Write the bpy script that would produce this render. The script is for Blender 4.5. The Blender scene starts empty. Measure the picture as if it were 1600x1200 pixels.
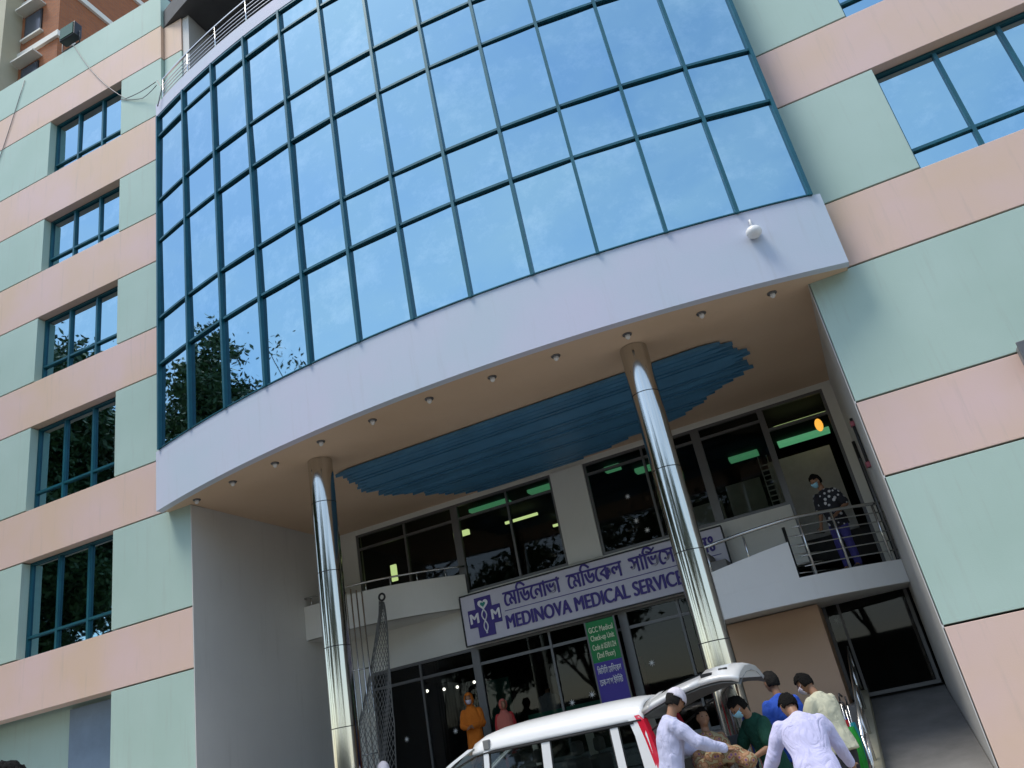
import bpy, bmesh, math, random
import numpy as np
from mathutils import Vector, Matrix, noise as mnoise
random.seed(7); np.random.seed(7)
scene = bpy.context.scene
COL = scene.collection
R_ = math.radians

# ------------------------------------------------------------------ camera
cam_d = bpy.data.cameras.new('camera'); cam = bpy.data.objects.new('camera', cam_d); COL.objects.link(cam)
cam.matrix_world = Matrix(((0.89629657, 0.32195723, 0.30495247, 0.0),
                           (0.40435964, -0.31103684, -0.86008684, -12.0),
                           (-0.18205972, 0.89420335, -0.40896776, 1.6),
                           (0, 0, 0, 1)))
cam_d.sensor_width = 36; cam_d.lens = 28.64; cam_d.clip_end = 2000; cam_d.clip_start = 0.05
scene.camera = cam

# ------------------------------------------------------------------ world, sun, exposure
SUN_EL, SUN_AZ = 67, 220          # azimuth measured from +Y towards +X
world = bpy.data.worlds.new('World'); scene.world = world; world.use_nodes = True
wn, wl = world.node_tree.nodes, world.node_tree.links
wn.clear()
wo = wn.new('ShaderNodeOutputWorld'); bg = wn.new('ShaderNodeBackground'); sky = wn.new('ShaderNodeTexSky')
sky.sky_type = 'NISHITA'; sky.sun_disc = False
sky.sun_elevation = R_(SUN_EL); sky.sun_rotation = R_(SUN_AZ)
sky.air_density = 1.3; sky.dust_density = 0.8; sky.ozone_density = 2.0
tc = wn.new('ShaderNodeTexCoord'); mp = wn.new('ShaderNodeMapping'); mp.inputs['Scale'].default_value = (1, 1, 2.2)
nz = wn.new('ShaderNodeTexNoise'); nz.inputs['Scale'].default_value = 3.2; nz.inputs['Detail'].default_value = 7
nz.inputs['Roughness'].default_value = 0.58
rmp = wn.new('ShaderNodeMapRange'); rmp.inputs[1].default_value = 0.36; rmp.inputs[2].default_value = 0.72
rmp.inputs[3].default_value = 0.0; rmp.inputs[4].default_value = 0.55
mx = wn.new('ShaderNodeMix'); mx.data_type = 'RGBA'
mx.inputs[7].default_value = (4.6, 5.2, 5.9, 1)
wl.new(tc.outputs['Generated'], mp.inputs['Vector']); wl.new(mp.outputs[0], nz.inputs['Vector'])
wl.new(nz.outputs['Fac'], rmp.inputs[0]); wl.new(rmp.outputs[0], mx.inputs[0])
wl.new(sky.outputs[0], mx.inputs[6]); wl.new(mx.outputs[2], bg.inputs['Color'])
bg.inputs['Strength'].default_value = 0.12
wl.new(bg.outputs[0], wo.inputs['Surface'])
sun_d = bpy.data.lights.new('sun', 'SUN'); sun = bpy.data.objects.new('sun', sun_d); COL.objects.link(sun)
sun_d.energy = 1.5; sun_d.angle = R_(20); sun_d.color = (1.0, 0.93, 0.83)
az, el = R_(SUN_AZ), R_(SUN_EL)
sdir = Vector((math.sin(az) * math.cos(el), math.cos(az) * math.cos(el), math.sin(el)))
sun.rotation_euler = (-sdir).to_track_quat('-Z', 'Y').to_euler(); sun.location = (0, -20, 30)
scene.view_settings.view_transform = 'Standard'; scene.view_settings.look = 'None'
scene.view_settings.exposure = 0.97; scene.view_settings.gamma = 1.0

# ------------------------------------------------------------------ materials
MATS = {}
def mat(name, col, rough=0.6, metal=0.0, var=0.0, vscale=3.0, bump=0.0, bscale=40.0, spec=0.5, stretch=(1, 1, 1), col2=None, coat=0.0):
    if name in MATS: return MATS[name]
    m = bpy.data.materials.new(name); m.use_nodes = True
    n, l = m.node_tree.nodes, m.node_tree.links
    b = n['Principled BSDF']
    b.inputs['Roughness'].default_value = rough; b.inputs['Metallic'].default_value = metal
    b.inputs['Specular IOR Level'].default_value = spec
    b.inputs['Coat Weight'].default_value = coat
    b.inputs['Base Color'].default_value = (*col, 1)
    t = n.new('ShaderNodeTexCoord'); p = n.new('ShaderNodeMapping'); p.inputs['Scale'].default_value = stretch
    l.new(t.outputs['Object'], p.inputs['Vector'])
    if var > 0:
        x = n.new('ShaderNodeTexNoise'); x.inputs['Scale'].default_value = vscale; x.inputs['Detail'].default_value = 6
        x.inputs['Roughness'].default_value = 0.65
        l.new(p.outputs[0], x.inputs['Vector'])
        r = n.new('ShaderNodeMapRange'); r.inputs[1].default_value = 0.3; r.inputs[2].default_value = 0.7
        l.new(x.outputs['Fac'], r.inputs[0])
        c = n.new('ShaderNodeMix'); c.data_type = 'RGBA'
        c2 = col2 if col2 else tuple(max(0, v * (1 - var)) for v in col)
        c.inputs[6].default_value = (*c2, 1); c.inputs[7].default_value = (*col, 1)
        l.new(r.outputs[0], c.inputs[0]); l.new(c.outputs[2], b.inputs['Base Color'])
    if bump > 0:
        y = n.new('ShaderNodeTexNoise'); y.inputs['Scale'].default_value = bscale; y.inputs['Detail'].default_value = 4
        l.new(p.outputs[0], y.inputs['Vector'])
        bp = n.new('ShaderNodeBump'); bp.inputs['Strength'].default_value = bump; bp.inputs['Distance'].default_value = 0.02
        l.new(y.outputs['Fac'], bp.inputs['Height']); l.new(bp.outputs[0], b.inputs['Normal'])
    MATS[name] = m
    return m

def plaster(name, col, col2, streak=0.12, grime=(0.35, 0.33, 0.28)):
    """painted plaster: two-tone mottling, vertical rain streaks, fine bump"""
    m = bpy.data.materials.new(name); m.use_nodes = True
    n, l = m.node_tree.nodes, m.node_tree.links; b = n['Principled BSDF']; b.inputs['Roughness'].default_value = 0.62
    b.inputs['Specular IOR Level'].default_value = 0.35
    g = n.new('ShaderNodeNewGeometry')
    a = n.new('ShaderNodeTexNoise'); a.inputs['Scale'].default_value = 0.55; a.inputs['Detail'].default_value = 5
    l.new(g.outputs['Position'], a.inputs['Vector'])
    r = n.new('ShaderNodeMapRange'); r.inputs[1].default_value = 0.35; r.inputs[2].default_value = 0.68
    l.new(a.outputs['Fac'], r.inputs[0])
    c = n.new('ShaderNodeMix'); c.data_type = 'RGBA'; c.inputs[6].default_value = (*col, 1); c.inputs[7].default_value = (*col2, 1)
    l.new(r.outputs[0], c.inputs[0])
    p = n.new('ShaderNodeMapping'); p.inputs['Scale'].default_value = (5, 5, 0.35); l.new(g.outputs['Position'], p.inputs['Vector'])
    s = n.new('ShaderNodeTexNoise'); s.inputs['Scale'].default_value = 1.4; s.inputs['Detail'].default_value = 8; s.inputs['Roughness'].default_value = 0.7
    l.new(p.outputs[0], s.inputs['Vector'])
    r2 = n.new('ShaderNodeMapRange'); r2.inputs[1].default_value = 0.55; r2.inputs[2].default_value = 0.85; r2.inputs[4].default_value = streak * 2.2
    l.new(s.outputs['Fac'], r2.inputs[0])
    d = n.new('ShaderNodeMix'); d.data_type = 'RGBA'; d.inputs[7].default_value = (*grime, 1)
    l.new(r2.outputs[0], d.inputs[0]); l.new(c.outputs[2], d.inputs[6]); l.new(d.outputs[2], b.inputs['Base Color'])
    y = n.new('ShaderNodeTexNoise'); y.inputs['Scale'].default_value = 60; l.new(g.outputs['Position'], y.inputs['Vector'])
    bp = n.new('ShaderNodeBump'); bp.inputs['Strength'].default_value = 0.12; bp.inputs['Distance'].default_value = 0.01
    l.new(y.outputs['Fac'], bp.inputs['Height']); l.new(bp.outputs[0], b.inputs['Normal'])
    MATS[name] = m
    return m

M_mint = plaster('mint_plaster', (0.42, 0.56, 0.48), (0.47, 0.61, 0.535), .2)
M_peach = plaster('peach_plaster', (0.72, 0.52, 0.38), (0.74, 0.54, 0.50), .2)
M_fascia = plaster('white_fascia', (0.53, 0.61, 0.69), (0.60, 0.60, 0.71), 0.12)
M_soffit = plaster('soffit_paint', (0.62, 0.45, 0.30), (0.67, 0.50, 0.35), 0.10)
M_inwall = plaster('recess_wall', (0.60, 0.59, 0.56), (0.65, 0.64, 0.60), 0.14)
M_pale = plaster('pale_paint', (0.68, 0.67, 0.60), (0.74, 0.73, 0.67), 0.10)
M_landing = plaster('pale_paint_lit', (0.80, 0.80, 0.78), (0.84, 0.84, 0.82), 0.06)  # pale paint whitened; the extra skylight on the landing is put into the colour
M_brownwall = plaster('brown_wall', (0.56, 0.37, 0.24), (0.60, 0.40, 0.27), 0.06)
M_beige = plaster('beige_wall', (0.40, 0.38, 0.27), (0.46, 0.44, 0.33), 0.2)
M_groove = mat('groove_dark', (0.03, 0.03, 0.03), 0.9)
M_core = mat('wall_core', (0.05, 0.05, 0.05), 0.9)
M_teal = mat('teal_frame', (0.012, 0.125, 0.165), 0.35, 0.2, var=0.35, vscale=2)
M_grey = mat('grey_metal', (0.16, 0.16, 0.16), 0.45, 0.6)
M_steel = mat('stainless_steel', (0.64, 0.62, 0.57), 0.12, 1.0, var=0.2, vscale=2.0, bump=0.05, bscale=3.0, stretch=(7, 7, 0.3))
M_rail = mat('steel_rail', (0.62, 0.62, 0.60), 0.25, 1.0)
M_darkmetal = mat('dark_metal', (0.03, 0.03, 0.03), 0.5, 0.3)
M_bluestrip = mat('blue_strip', (0.085, 0.26, 0.44), 0.45, 0.0, var=0.25, vscale=2.0)
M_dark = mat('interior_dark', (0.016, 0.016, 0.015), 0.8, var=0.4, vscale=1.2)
M_inwhite = mat('interior_white', (0.75, 0.75, 0.75), 0.7, var=0.2)
M_purple = mat('purple_print', (0.045, 0.025, 0.22), 0.5)
M_sign = mat('sign_face', (0.62, 0.60, 0.68), 0.35, var=0.12, vscale=1.5)
M_black = mat('black_plastic', (0.012, 0.012, 0.013), 0.45)
M_white = mat('white_enamel', (0.78, 0.78, 0.76), 0.35)
M_concrete = mat('concrete', (0.24, 0.235, 0.225), 0.85, var=0.3, vscale=2.0, bump=0.2)
M_tilefloor = mat('floor_tile', (0.22, 0.21, 0.20), 0.4, var=0.2)

def blue_glass():
    m = bpy.data.materials.new('blue_reflective_glass'); m.use_nodes = True
    n, l = m.node_tree.nodes, m.node_tree.links; b = n['Principled BSDF']
    b.inputs['Metallic'].default_value = 1.0; b.inputs['Roughness'].default_value = 0.015
    t = n.new('ShaderNodeTexCoord'); x = n.new('ShaderNodeTexNoise'); x.inputs['Scale'].default_value = 0.9; x.inputs['Detail'].default_value = 2
    o = n.new('ShaderNodeNewGeometry'); l.new(o.outputs['Position'], x.inputs['Vector'])
    bp = n.new('ShaderNodeBump'); bp.inputs['Strength'].default_value = 0.05; bp.inputs['Distance'].default_value = 0.06
    l.new(x.outputs['Fac'], bp.inputs['Height']); l.new(bp.outputs[0], b.inputs['Normal'])
    # faint dust on the panes
    y = n.new('ShaderNodeTexNoise'); y.inputs['Scale'].default_value = 1.3; y.inputs['Detail'].default_value = 9; y.inputs['Roughness'].default_value = 0.75
    l.new(o.outputs['Position'], y.inputs['Vector'])
    r = n.new('ShaderNodeMapRange'); r.inputs[1].default_value = 0.5; r.inputs[2].default_value = 0.8; r.inputs[3].default_value = 0; r.inputs[4].default_value = 0.8
    l.new(y.outputs['Fac'], r.inputs[0])
    c = n.new('ShaderNodeMix'); c.data_type = 'RGBA'; c.inputs[6].default_value = (0.29, 0.47, 0.55, 1); c.inputs[7].default_value = (0.46, 0.62, 0.67, 1)
    l.new(r.outputs[0], c.inputs[0]); l.new(c.outputs[2], b.inputs['Base Color'])
    return m
M_bglass = blue_glass()

def clear_glass(name, tint=(0.55, 0.58, 0.56), refl=1.0):
    m = bpy.data.materials.new(name); m.use_nodes = True
    n, l = m.node_tree.nodes, m.node_tree.links
    n.remove(n['Principled BSDF']); out = n['Material Output']
    tr = n.new('ShaderNodeBsdfTransparent'); tr.inputs[0].default_value = (*tint, 1)
    gl = n.new('ShaderNodeBsdfGlossy'); gl.inputs['Roughness'].default_value = 0.02; gl.inputs['Color'].default_value = (refl, refl, refl, 1)
    fr = n.new('ShaderNodeFresnel'); fr.inputs['IOR'].default_value = 1.5
    mx = n.new('ShaderNodeMixShader')
    l.new(fr.outputs[0], mx.inputs[0]); l.new(tr.outputs[0], mx.inputs[1]); l.new(gl.outputs[0], mx.inputs[2]); l.new(mx.outputs[0], out.inputs['Surface'])
    return m
M_cglass = clear_glass('clear_glass', (.5, .53, .51), .6)
M_carglass = clear_glass('car_glass', (0.45, 0.5, 0.48))

def emit(name, col, s):
    m = bpy.data.materials.new(name); m.use_nodes = True
    b = m.node_tree.nodes['Principled BSDF']
    b.inputs['Base Color'].default_value = (0.6, 0.6, 0.6, 1)
    b.inputs['Emission Color'].default_value = (*col, 1); b.inputs['Emission Strength'].default_value = s
    return m
M_tube = emit('tube_lamp', (0.80, 1.0, 0.40), 0.6)
M_greenlamp = emit('green_lamp', (0.22, 0.9, 0.42), 0.14)
M_bulb = emit('small_bulb', (1.0, 0.95, 0.85), 2.0)

# ------------------------------------------------------------------ helpers
def link(o, parent=None):
    COL.objects.link(o)
    if parent is not None: o.parent = parent
    return o
def meshobj(name, verts, faces, m, parent=None, smooth=False):
    me = bpy.data.meshes.new(name); me.from_pydata([tuple(v) for v in verts], [], faces); me.update()
    if m: me.materials.append(m)
    if smooth:
        for p in me.polygons: p.use_smooth = True
    return link(bpy.data.objects.new(name, me), parent)
def tag(o, label=None, cat=None, group=None, kind=None):
    if label: o['label'] = label
    if cat: o['category'] = cat
    if group: o['group'] = group
    if kind: o['kind'] = kind
    return o
def empty(name, loc=(0, 0, 0), rz=0.0, parent=None):
    o = bpy.data.objects.new(name, None); o.location = loc; o.rotation_euler = (0, 0, rz); o.empty_display_size = 0.2
    return link(o, parent)
def wloc(o, parent):
    """child given in world coordinates under an unrotated parent"""
    o.location = Vector(o.location) - parent.location
    return o
BF = [(0, 3, 2, 1), (4, 5, 6, 7), (0, 1, 5, 4), (1, 2, 6, 5), (2, 3, 7, 6), (3, 0, 4, 7)]
def boxv(x0, x1, y0, y1, z0, z1):
    return [(x0, y0, z0), (x1, y0, z0), (x1, y1, z0), (x0, y1, z0), (x0, y0, z1), (x1, y0, z1), (x1, y1, z1), (x0, y1, z1)]
def box(name, x0, x1, y0, y1, z0, z1, m, parent=None, bev=0.0):
    o = meshobj(name, boxv(x0, x1, y0, y1, z0, z1), BF, m, parent)
    if bev > 0:
        b = o.modifiers.new('bevel', 'BEVEL'); b.width = bev; b.segments = 2
    return o
class MB:
    """collects several shapes into one mesh"""
    def __init__(s): s.v = []; s.f = []
    def add(s, v, f):
        k = len(s.v); s.v += [tuple(q) for q in v]; s.f += [tuple(i + k for i in q) for q in f]; return s
    def box(s, *a): return s.add(boxv(*a), BF)
    def tube(s, pts, r, n=8, cap=True):
        pts = [Vector(p) for p in pts]
        rr = r if isinstance(r, (list, tuple)) else [r] * len(pts)
        vs, fs = [], []
        t0 = (pts[1] - pts[0]).normalized()
        u = t0.orthogonal().normalized()
        for i, p in enumerate(pts):
            t = (pts[min(i + 1, len(pts) - 1)] - pts[max(i - 1, 0)]).normalized()
            u = (u - t * u.dot(t)).normalized(); w = t.cross(u)
            for k in range(n):
                a = 2 * math.pi * k / n
                vs.append(p + (u * math.cos(a) + w * math.sin(a)) * rr[i])
        for i in range(len(pts) - 1):
            for k in range(n):
                fs.append((i * n + k, i * n + (k + 1) % n, (i + 1) * n + (k + 1) % n, (i + 1) * n + k))
        if cap: fs.append(tuple(range(n))[::-1]); fs.append(tuple(range((len(pts) - 1) * n, len(pts) * n)))
        return s.add(vs, fs)
    def ball(s, c, r, nu=12, nv=8, rot=None):
        if not isinstance(r, (list, tuple)): r = (r, r, r)
        vs, fs = [], []
        for j in range(nv + 1):
            th = math.pi * j / nv
            for i in range(nu):
                a = 2 * math.pi * i / nu
                p = Vector((r[0] * math.sin(th) * math.cos(a), r[1] * math.sin(th) * math.sin(a), r[2] * math.cos(th)))
                if rot: p = rot @ p
                vs.append(Vector(c) + p)
        for j in range(nv):
            for i in range(nu):
                fs.append((j * nu + i, (j + 1) * nu + i, (j + 1) * nu + (i + 1) % nu, j * nu + (i + 1) % nu))
        return s.add(vs, fs)
    def build(s, name, m, parent=None, smooth=False): return meshobj(name, s.v, s.f, m, parent, smooth)
def tube(name, pts, r, m, parent=None, n=8): return MB().tube(pts, r, n).build(name, m, parent, True)
def shared(name, me, parent=None, loc=(0, 0, 0), rot=(0, 0, 0)):
    o = bpy.data.objects.new(name, me); o.location = loc; o.rotation_euler = rot
    return link(o, parent)
def text_mesh(name, s, size, m, parent, loc, rot=(R_(90), 0, 0), width=None, align='LEFT', bold=0.0, extrude=0.006, fat=0.0):
    cu = bpy.data.curves.new(name, 'FONT'); cu.body = s; cu.size = size; cu.extrude = extrude; cu.align_x = align; cu.offset = bold
    o = bpy.data.objects.new(name, cu); COL.objects.link(o)
    bpy.context.view_layer.update()
    me = bpy.data.meshes.new_from_object(o.evaluated_get(bpy.context.evaluated_depsgraph_get()))
    bpy.data.objects.remove(o); bpy.data.curves.remove(cu)
    me.materials.clear(); me.materials.append(m)
    if width and len(me.vertices):
        xs = [v.co.x for v in me.vertices]; k = width / (max(xs) - min(xs)); x0 = min(xs)
        for v in me.vertices: v.co.x = (v.co.x - (x0 if align == 'LEFT' else 0)) * k
    if fat:
        bm_ = bmesh.new(); bm_.from_mesh(me); src = bm_.faces[:]
        for q, dx in enumerate((-fat, fat)):
            d_ = bmesh.ops.duplicate(bm_, geom=bm_.verts[:] + bm_.edges[:] + bm_.faces[:] if False else list({v for f in src for v in f.verts}) + src)
            bmesh.ops.translate(bm_, verts=[g for g in d_['geom'] if isinstance(g, bmesh.types.BMVert)], vec=(dx, fat * .35 * (1 if q else -1), .0006 * (q + 1)))
        bm_.to_mesh(me); bm_.free()
    r = bpy.data.objects.new(name, me); r.location = loc; r.rotation_euler = rot
    return link(r, parent)

GZ = 0.15      # street level
ORD = ['first', 'second', 'third', 'fourth', 'fifth', 'sixth', 'seventh', 'eighth', 'ninth', 'tenth', 'eleventh']
# ================================================================== THE SETTING
gr = meshobj('ground', [(-400, -400, GZ - .012), (400, -400, GZ - .012), (400, 400, GZ - .012), (-400, 400, GZ - .012)], [(0, 1, 2, 3)],
             mat('pavement', (0.40, 0.38, 0.35), 0.85, var=0.3, vscale=0.8, bump=0.3)); tag(gr, kind='structure')
rd = box('road', -200, 200, -32, -5.5, GZ - 0.3, GZ - 0.004, mat('asphalt', (0.06, 0.06, 0.062), 0.85, var=0.35, vscale=1.0, bump=0.4, bscale=80)); tag(rd, kind='structure')
for i, (ya, yb) in enumerate(((-5.5, -5.3), (-32.2, -32.0))):
    k = box('kerb', -200, 200, ya, yb, GZ - 0.3, GZ + 0.12, M_concrete); tag(k, kind='structure')

# ================================================================== CLINIC BUILDING
B = empty('clinic_building')
tag(B, 'mint and peach banded clinic building with a bowed blue glass bay over the entrance', 'building')
BX0, BX1 = -24.0, 9.0           # ends of the facade
RX0, RX1 = -11.34, 0.745        # the entrance recess
GAP = 0.014
zl = [0.1, 2.08, 4.09, 5.21, 7.24, 8.40, 10.42, 11.60, 13.36, 14.72, 16.36, 17.78, 19.68, 20.86, 22.12]
# band i runs zl[i]..zl[i+1]; even list: alternate, peach where i is even from 2
def band(x0, x1, z0, z1, m, y0=0.0, y1=0.36):
    return box('wall_band', x0, x1, y0, y1, z0 + GAP, z1 - GAP, m, B, 0.006)
def is_peach(i): return i in (0, 2, 4, 6, 8, 10, 12)
for i in range(len(zl) - 1):
    z0, z1 = zl[i], zl[i + 1]; m = M_peach if is_peach(i) else M_mint
    # left wing
    xe = RX0 - .021 if z1 < 7.3 else (-12.02 if z0 > 17 else -11.35)
    if i >= 3 and not is_peach(i) and z1 < 20:
        band(BX0, -16.02, z0, z1, m); band(-13.40, xe, z0, z1, m)
    elif i < 2:
        band(-13.37, xe, z0, z1, m)
        box('wall_band', BX0, -13.37, 0.55, 0.85, z0, z1 + .3, M_mint, B)
    else: band(BX0, xe, z0, z1, m)
    # set-back pier beside the roof terrace
    if z0 > 17 and z1 < 21: band(-12.0, -11.42, z0, z1, m, 0.10, 0.5)
    # right wing
    xs = RX1 if z1 < 7.3 else 0.75
    if i in (5, 7, 9, 11): band(xs, 2.81, z0, z1, m); band(6.55, BX1, z0, z1, m)
    else: band(xs, BX1, z0, z1, m)
# dark core behind the bands (seen only in the joints)
core = MB(); core.box(BX0 + .02, -16.3, 0.30, 0.70, 4.2, 22.0); core.box(-16.3, -13.1, 0.40, 0.70, 4.2, 22.0); core.box(-13.1, -12.06, 0.30, .7, 4.2, 22.0)
core.box(-12.06, -11.36, 0.30, 0.7, 8.4, 17.2)
core.box(-13.3, RX0 - .03, 0.30, 0.7, 0.2, 7.1)
core.box(RX1 + .03, 2.7, 0.30, 0.7, 0.2, 22.0); core.box(2.7, 6.6, .42, .7, .2, 22); core.box(6.6, BX1 - .02, 0.3, 0.7, 0.2, 22.0)
core.build('wall_core', M_core, B)
meshobj('roof', [(BX0, .3, 21.6), (BX1, .3, 21.6), (BX1, 14, 21.6), (BX0, 14, 21.6)], [(0, 1, 2, 3)], M_concrete, B)
box('rear_wall', BX0, BX1, 13.6, 14, 0.1, 21.6, M_mint, B); box('side_wall', BX0, BX0 + .3, .7, 13.6, 0.1, 22.1, M_mint, B); box('side_wall', BX1 - .3, BX1, .7, 13.6, 0.1, 22.1, M_mint, B)

# ---- wing windows
def rand_tilt(o, a=0.35):
    o.rotation_euler.x += R_(random.uniform(-a, a)); o.rotation_euler.z += R_(random.uniform(-a, a))
def wing_window(x0, x1, z0, z1, n, trans=0.45):
    fy0, fy1 = 0.20, 0.27
    f = MB()
    w = 0.055
    f.box(x0, x0 + w, fy0, fy1, z0, z1); f.box(x1 - w, x1, fy0, fy1, z0, z1)
    f.box(x0 + w, x1 - w, fy0, fy1, z0, z0 + w); f.box(x0 + w, x1 - w, fy0, fy1, z1 - w, z1)
    win = f.build('window', M_teal, B)
    W = (x1 - x0) / n
    for k in range(1, n): box('mullion', x0 + k * W - .028, x0 + k * W + .028, fy0 - .012, fy1 + .004, z0 + w, z1 - w, M_teal, win)
    for k in range(n):
        a, b = x0 + k * W + .028, x0 + (k + 1) * W - .028
        box('transom', a, b, fy0 - .006, fy1 + .002, z0 + trans - .025, z0 + trans + .025, M_teal, win)
        for (c, d) in ((z0 + w * .5, z0 + trans), (z0 + trans, z1 - w * .5)):
            cx, cz = (a + b) / 2, (c + d) / 2
            o = meshobj('pane', boxv(-(b - a) / 2 - .01, (b - a) / 2 + .01, -.004, .004, -(d - c) / 2, (d - c) / 2), BF, M_bglass, win)
            o.location = (cx, 0.25, cz); rand_tilt(o, 0.3)
    return win
for i in (3, 5, 7, 9, 11): wing_window(-16.02, -13.40, zl[i] - GAP * .5, zl[i + 1] + GAP * .5, 3)
for i in (5, 7, 9, 11): wing_window(2.81, 6.55, zl[i] - GAP * .5, zl[i + 1] + GAP * .5, 4)
# blue shutter panel in the set-back left of the lower wing
box('door_panel', -15.03, -13.86, 0.50, 0.548, 0.2, 4.05, mat('blue_panel', (0.17, 0.25, 0.36), 0.35, var=.2), B)

# ---- bowed bay
CX, CY, RAD = -5.25, 21.6, 22.9
def arc(x, off=0.0):
    r = RAD + off
    return CY - math.sqrt(r * r - (x - CX) ** 2)
def arc_pts(x0, x1, n, off=0.0): return [(x0 + (x1 - x0) * k / n, arc(x0 + (x1 - x0) * k / n, off)) for k in range(n + 1)]
def arc_slab(name, x0, x1, z0, z1, m, parent, off=0.0, depth=0.2, n=48, yback=None):
    P = arc_pts(x0, x1, n, off); v = []; f = []
    for (x, y) in P:
        yb = y + depth if yback is None else yback
        v += [(x, y, z0), (x, y, z1), (x, yb, z1), (x, yb, z0)]
    for k in range(n):
        a, b = 4 * k, 4 * k + 4
        for j in range(4): f.append((a + j, b + j, b + (j + 1) % 4, a + (j + 1) % 4))
    f.append((0, 1, 2, 3)); f.append((4 * n + 3, 4 * n + 2, 4 * n + 1, 4 * n))
    return meshobj(name, v, f, m, parent)
ZS, ZG = 7.17, 8.42
FX0, FX1 = -11.93, 1.355
arc_slab('fascia', FX0, FX1, ZS, ZG, M_fascia, B, 0.0, 0.16)
arc_slab('fascia_sill', FX0, FX1, ZG - .16, ZG - .02, M_fascia, B, -0.17, yback=0.0)
# soffit, set 30 mm above the drip edge of the fascia
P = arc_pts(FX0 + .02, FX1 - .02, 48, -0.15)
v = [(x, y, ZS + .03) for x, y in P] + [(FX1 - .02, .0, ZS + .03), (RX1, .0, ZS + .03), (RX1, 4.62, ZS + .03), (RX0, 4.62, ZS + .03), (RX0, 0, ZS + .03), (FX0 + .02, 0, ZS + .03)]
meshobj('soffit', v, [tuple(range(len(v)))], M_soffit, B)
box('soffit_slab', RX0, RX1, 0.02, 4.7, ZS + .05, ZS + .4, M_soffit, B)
# curtain wall
GX0, GX1 = -11.78, 1.215
rows = [ZG, 10.35, 11.48, 13.50, 14.64, 16.57, 17.20]
cw = arc_slab('curtain_wall', GX0, GX1, ZG - .015, 17.2, M_core, B, -0.12, yback=0.30, n=24)
NP = 12
xs = [GX0 + (GX1 - GX0) * k / NP for k in range(NP + 1)]
pw = (GX1 - GX0) / NP
for r in range(6):
    h = rows[r + 1] - rows[r]
    for k in range(NP):
        xm = (xs[k] + xs[k + 1]) / 2
        p, q = Vector((xs[k], arc(xs[k], -.03))), Vector((xs[k + 1], arc(xs[k + 1], -.03)))
        L = (q - p).length; ang = math.atan2(q.y - p.y, q.x - p.x)
        o = meshobj('pane', boxv(-L / 2 + .01, L / 2 - .01, -.005, .005, -h / 2 + .008, h / 2 - .008), BF, M_bglass, cw)
        o.location = ((p.x + q.x) / 2, (p.y + q.y) / 2, (rows[r] + rows[r + 1]) / 2); o.rotation_euler = (0, 0, ang); rand_tilt(o, 0.6)
mul_me = None
for k in range(NP + 1):
    x = xs[k]; y = arc(x); ang = math.atan2(x - CX, -(y - CY)) 
    if mul_me is None:
        o = meshobj('mullion', boxv(-.028, .028, -.045, .045, 0, 17.2 - ZG + .02), BF, M_teal, cw); mul_me = o.data
    else: o = shared('mullion', mul_me, cw)
    o.location = (x, y - .005, ZG - .005); o.rotation_euler = (0, 0, ang)
for r in range(7): arc_slab('transom', GX0, GX1, rows[r] - .024 + (0.03 if r == 0 else 0), rows[r] + .024, M_teal, cw, 0.022, 0.06, 48)
# roof terrace over the bay
arc_slab('terrace_parapet', GX0 - .05, GX1 + .05, 17.235, 17.62, M_fascia, B, 0.03, 0.2)
tb = box('terrace_floor', -11.4, GX1, -.2, 6, 17.0, 17.2, M_concrete, B)
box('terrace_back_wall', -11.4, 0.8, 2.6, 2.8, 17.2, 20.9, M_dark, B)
arc_slab('terrace_canopy', -12.04, 1.4, 20.87, 21.5, mat('canopy_grey', (0.13, 0.13, 0.13), 0.8, var=.2), B, -0.36, yback=2.7)
box('terrace_pier', -11.405, -11.2, 0.14, 2.7, 17.22, 20.86, M_inwall, B)
tr_ = arc_slab('terrace_railing', GX0 + .1, GX1 - .1, 18.42, 18.455, M_rail, B, -0.06, 0.04)
for z in (17.75, 17.87, 17.99, 18.11, 18.23): arc_slab('rail_bar', GX0 + .1, GX1 - .1, z, z + .016, M_rail, tr_, -0.07, 0.016)
for k in range(13):
    x = GX0 + .12 + (GX1 - GX0 - .24) * k / 12; tube('rail_post', [(x, arc(x, -.08), 17.6), (x, arc(x, -.08), 18.43)], .018, M_rail, tr_)

# ---- entrance recess: side walls, rear wall
box('recess_side_wall', RX0 - .3, RX0, 0.37, 4.6, GZ, ZS + .3, M_inwall, B)
box('recess_side_wall', RX0 - .02, RX0, 0.0, 0.37, GZ, ZS + .02, M_inwall, B)
box('recess_side_wall', RX1, RX1 + .3, 0.37, 4.6, GZ, ZS + .3, M_inwall, B)
box('recess_side_wall', RX1 - .003, RX1 + .02, 0.0, 0.37, GZ, ZS + .02, M_inwall, B)
YB = 4.6
rw = MB()
rw.box(RX0, -10.62, YB, YB + .25, GZ, ZS + .03)              # left pier
rw.box(-10.62, -.74, YB, YB + .25, 3.86, 5.02); rw.box(-.74, RX1, YB, YB + .25, 3.15, 3.36)                 # spandrel beam
rw.box(-10.62, RX1, YB + .01, YB + .24, 7.08, ZS + .03)
rw.box(-5.44, -4.66, YB - .03, YB + .22, 5.02, 7.08)          # pier between windows
rw.box(0.55, RX1, YB + .002, YB + .25, 3.36, 7.08)
rw.build('recess_rear_wall', M_pale, B)
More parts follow.
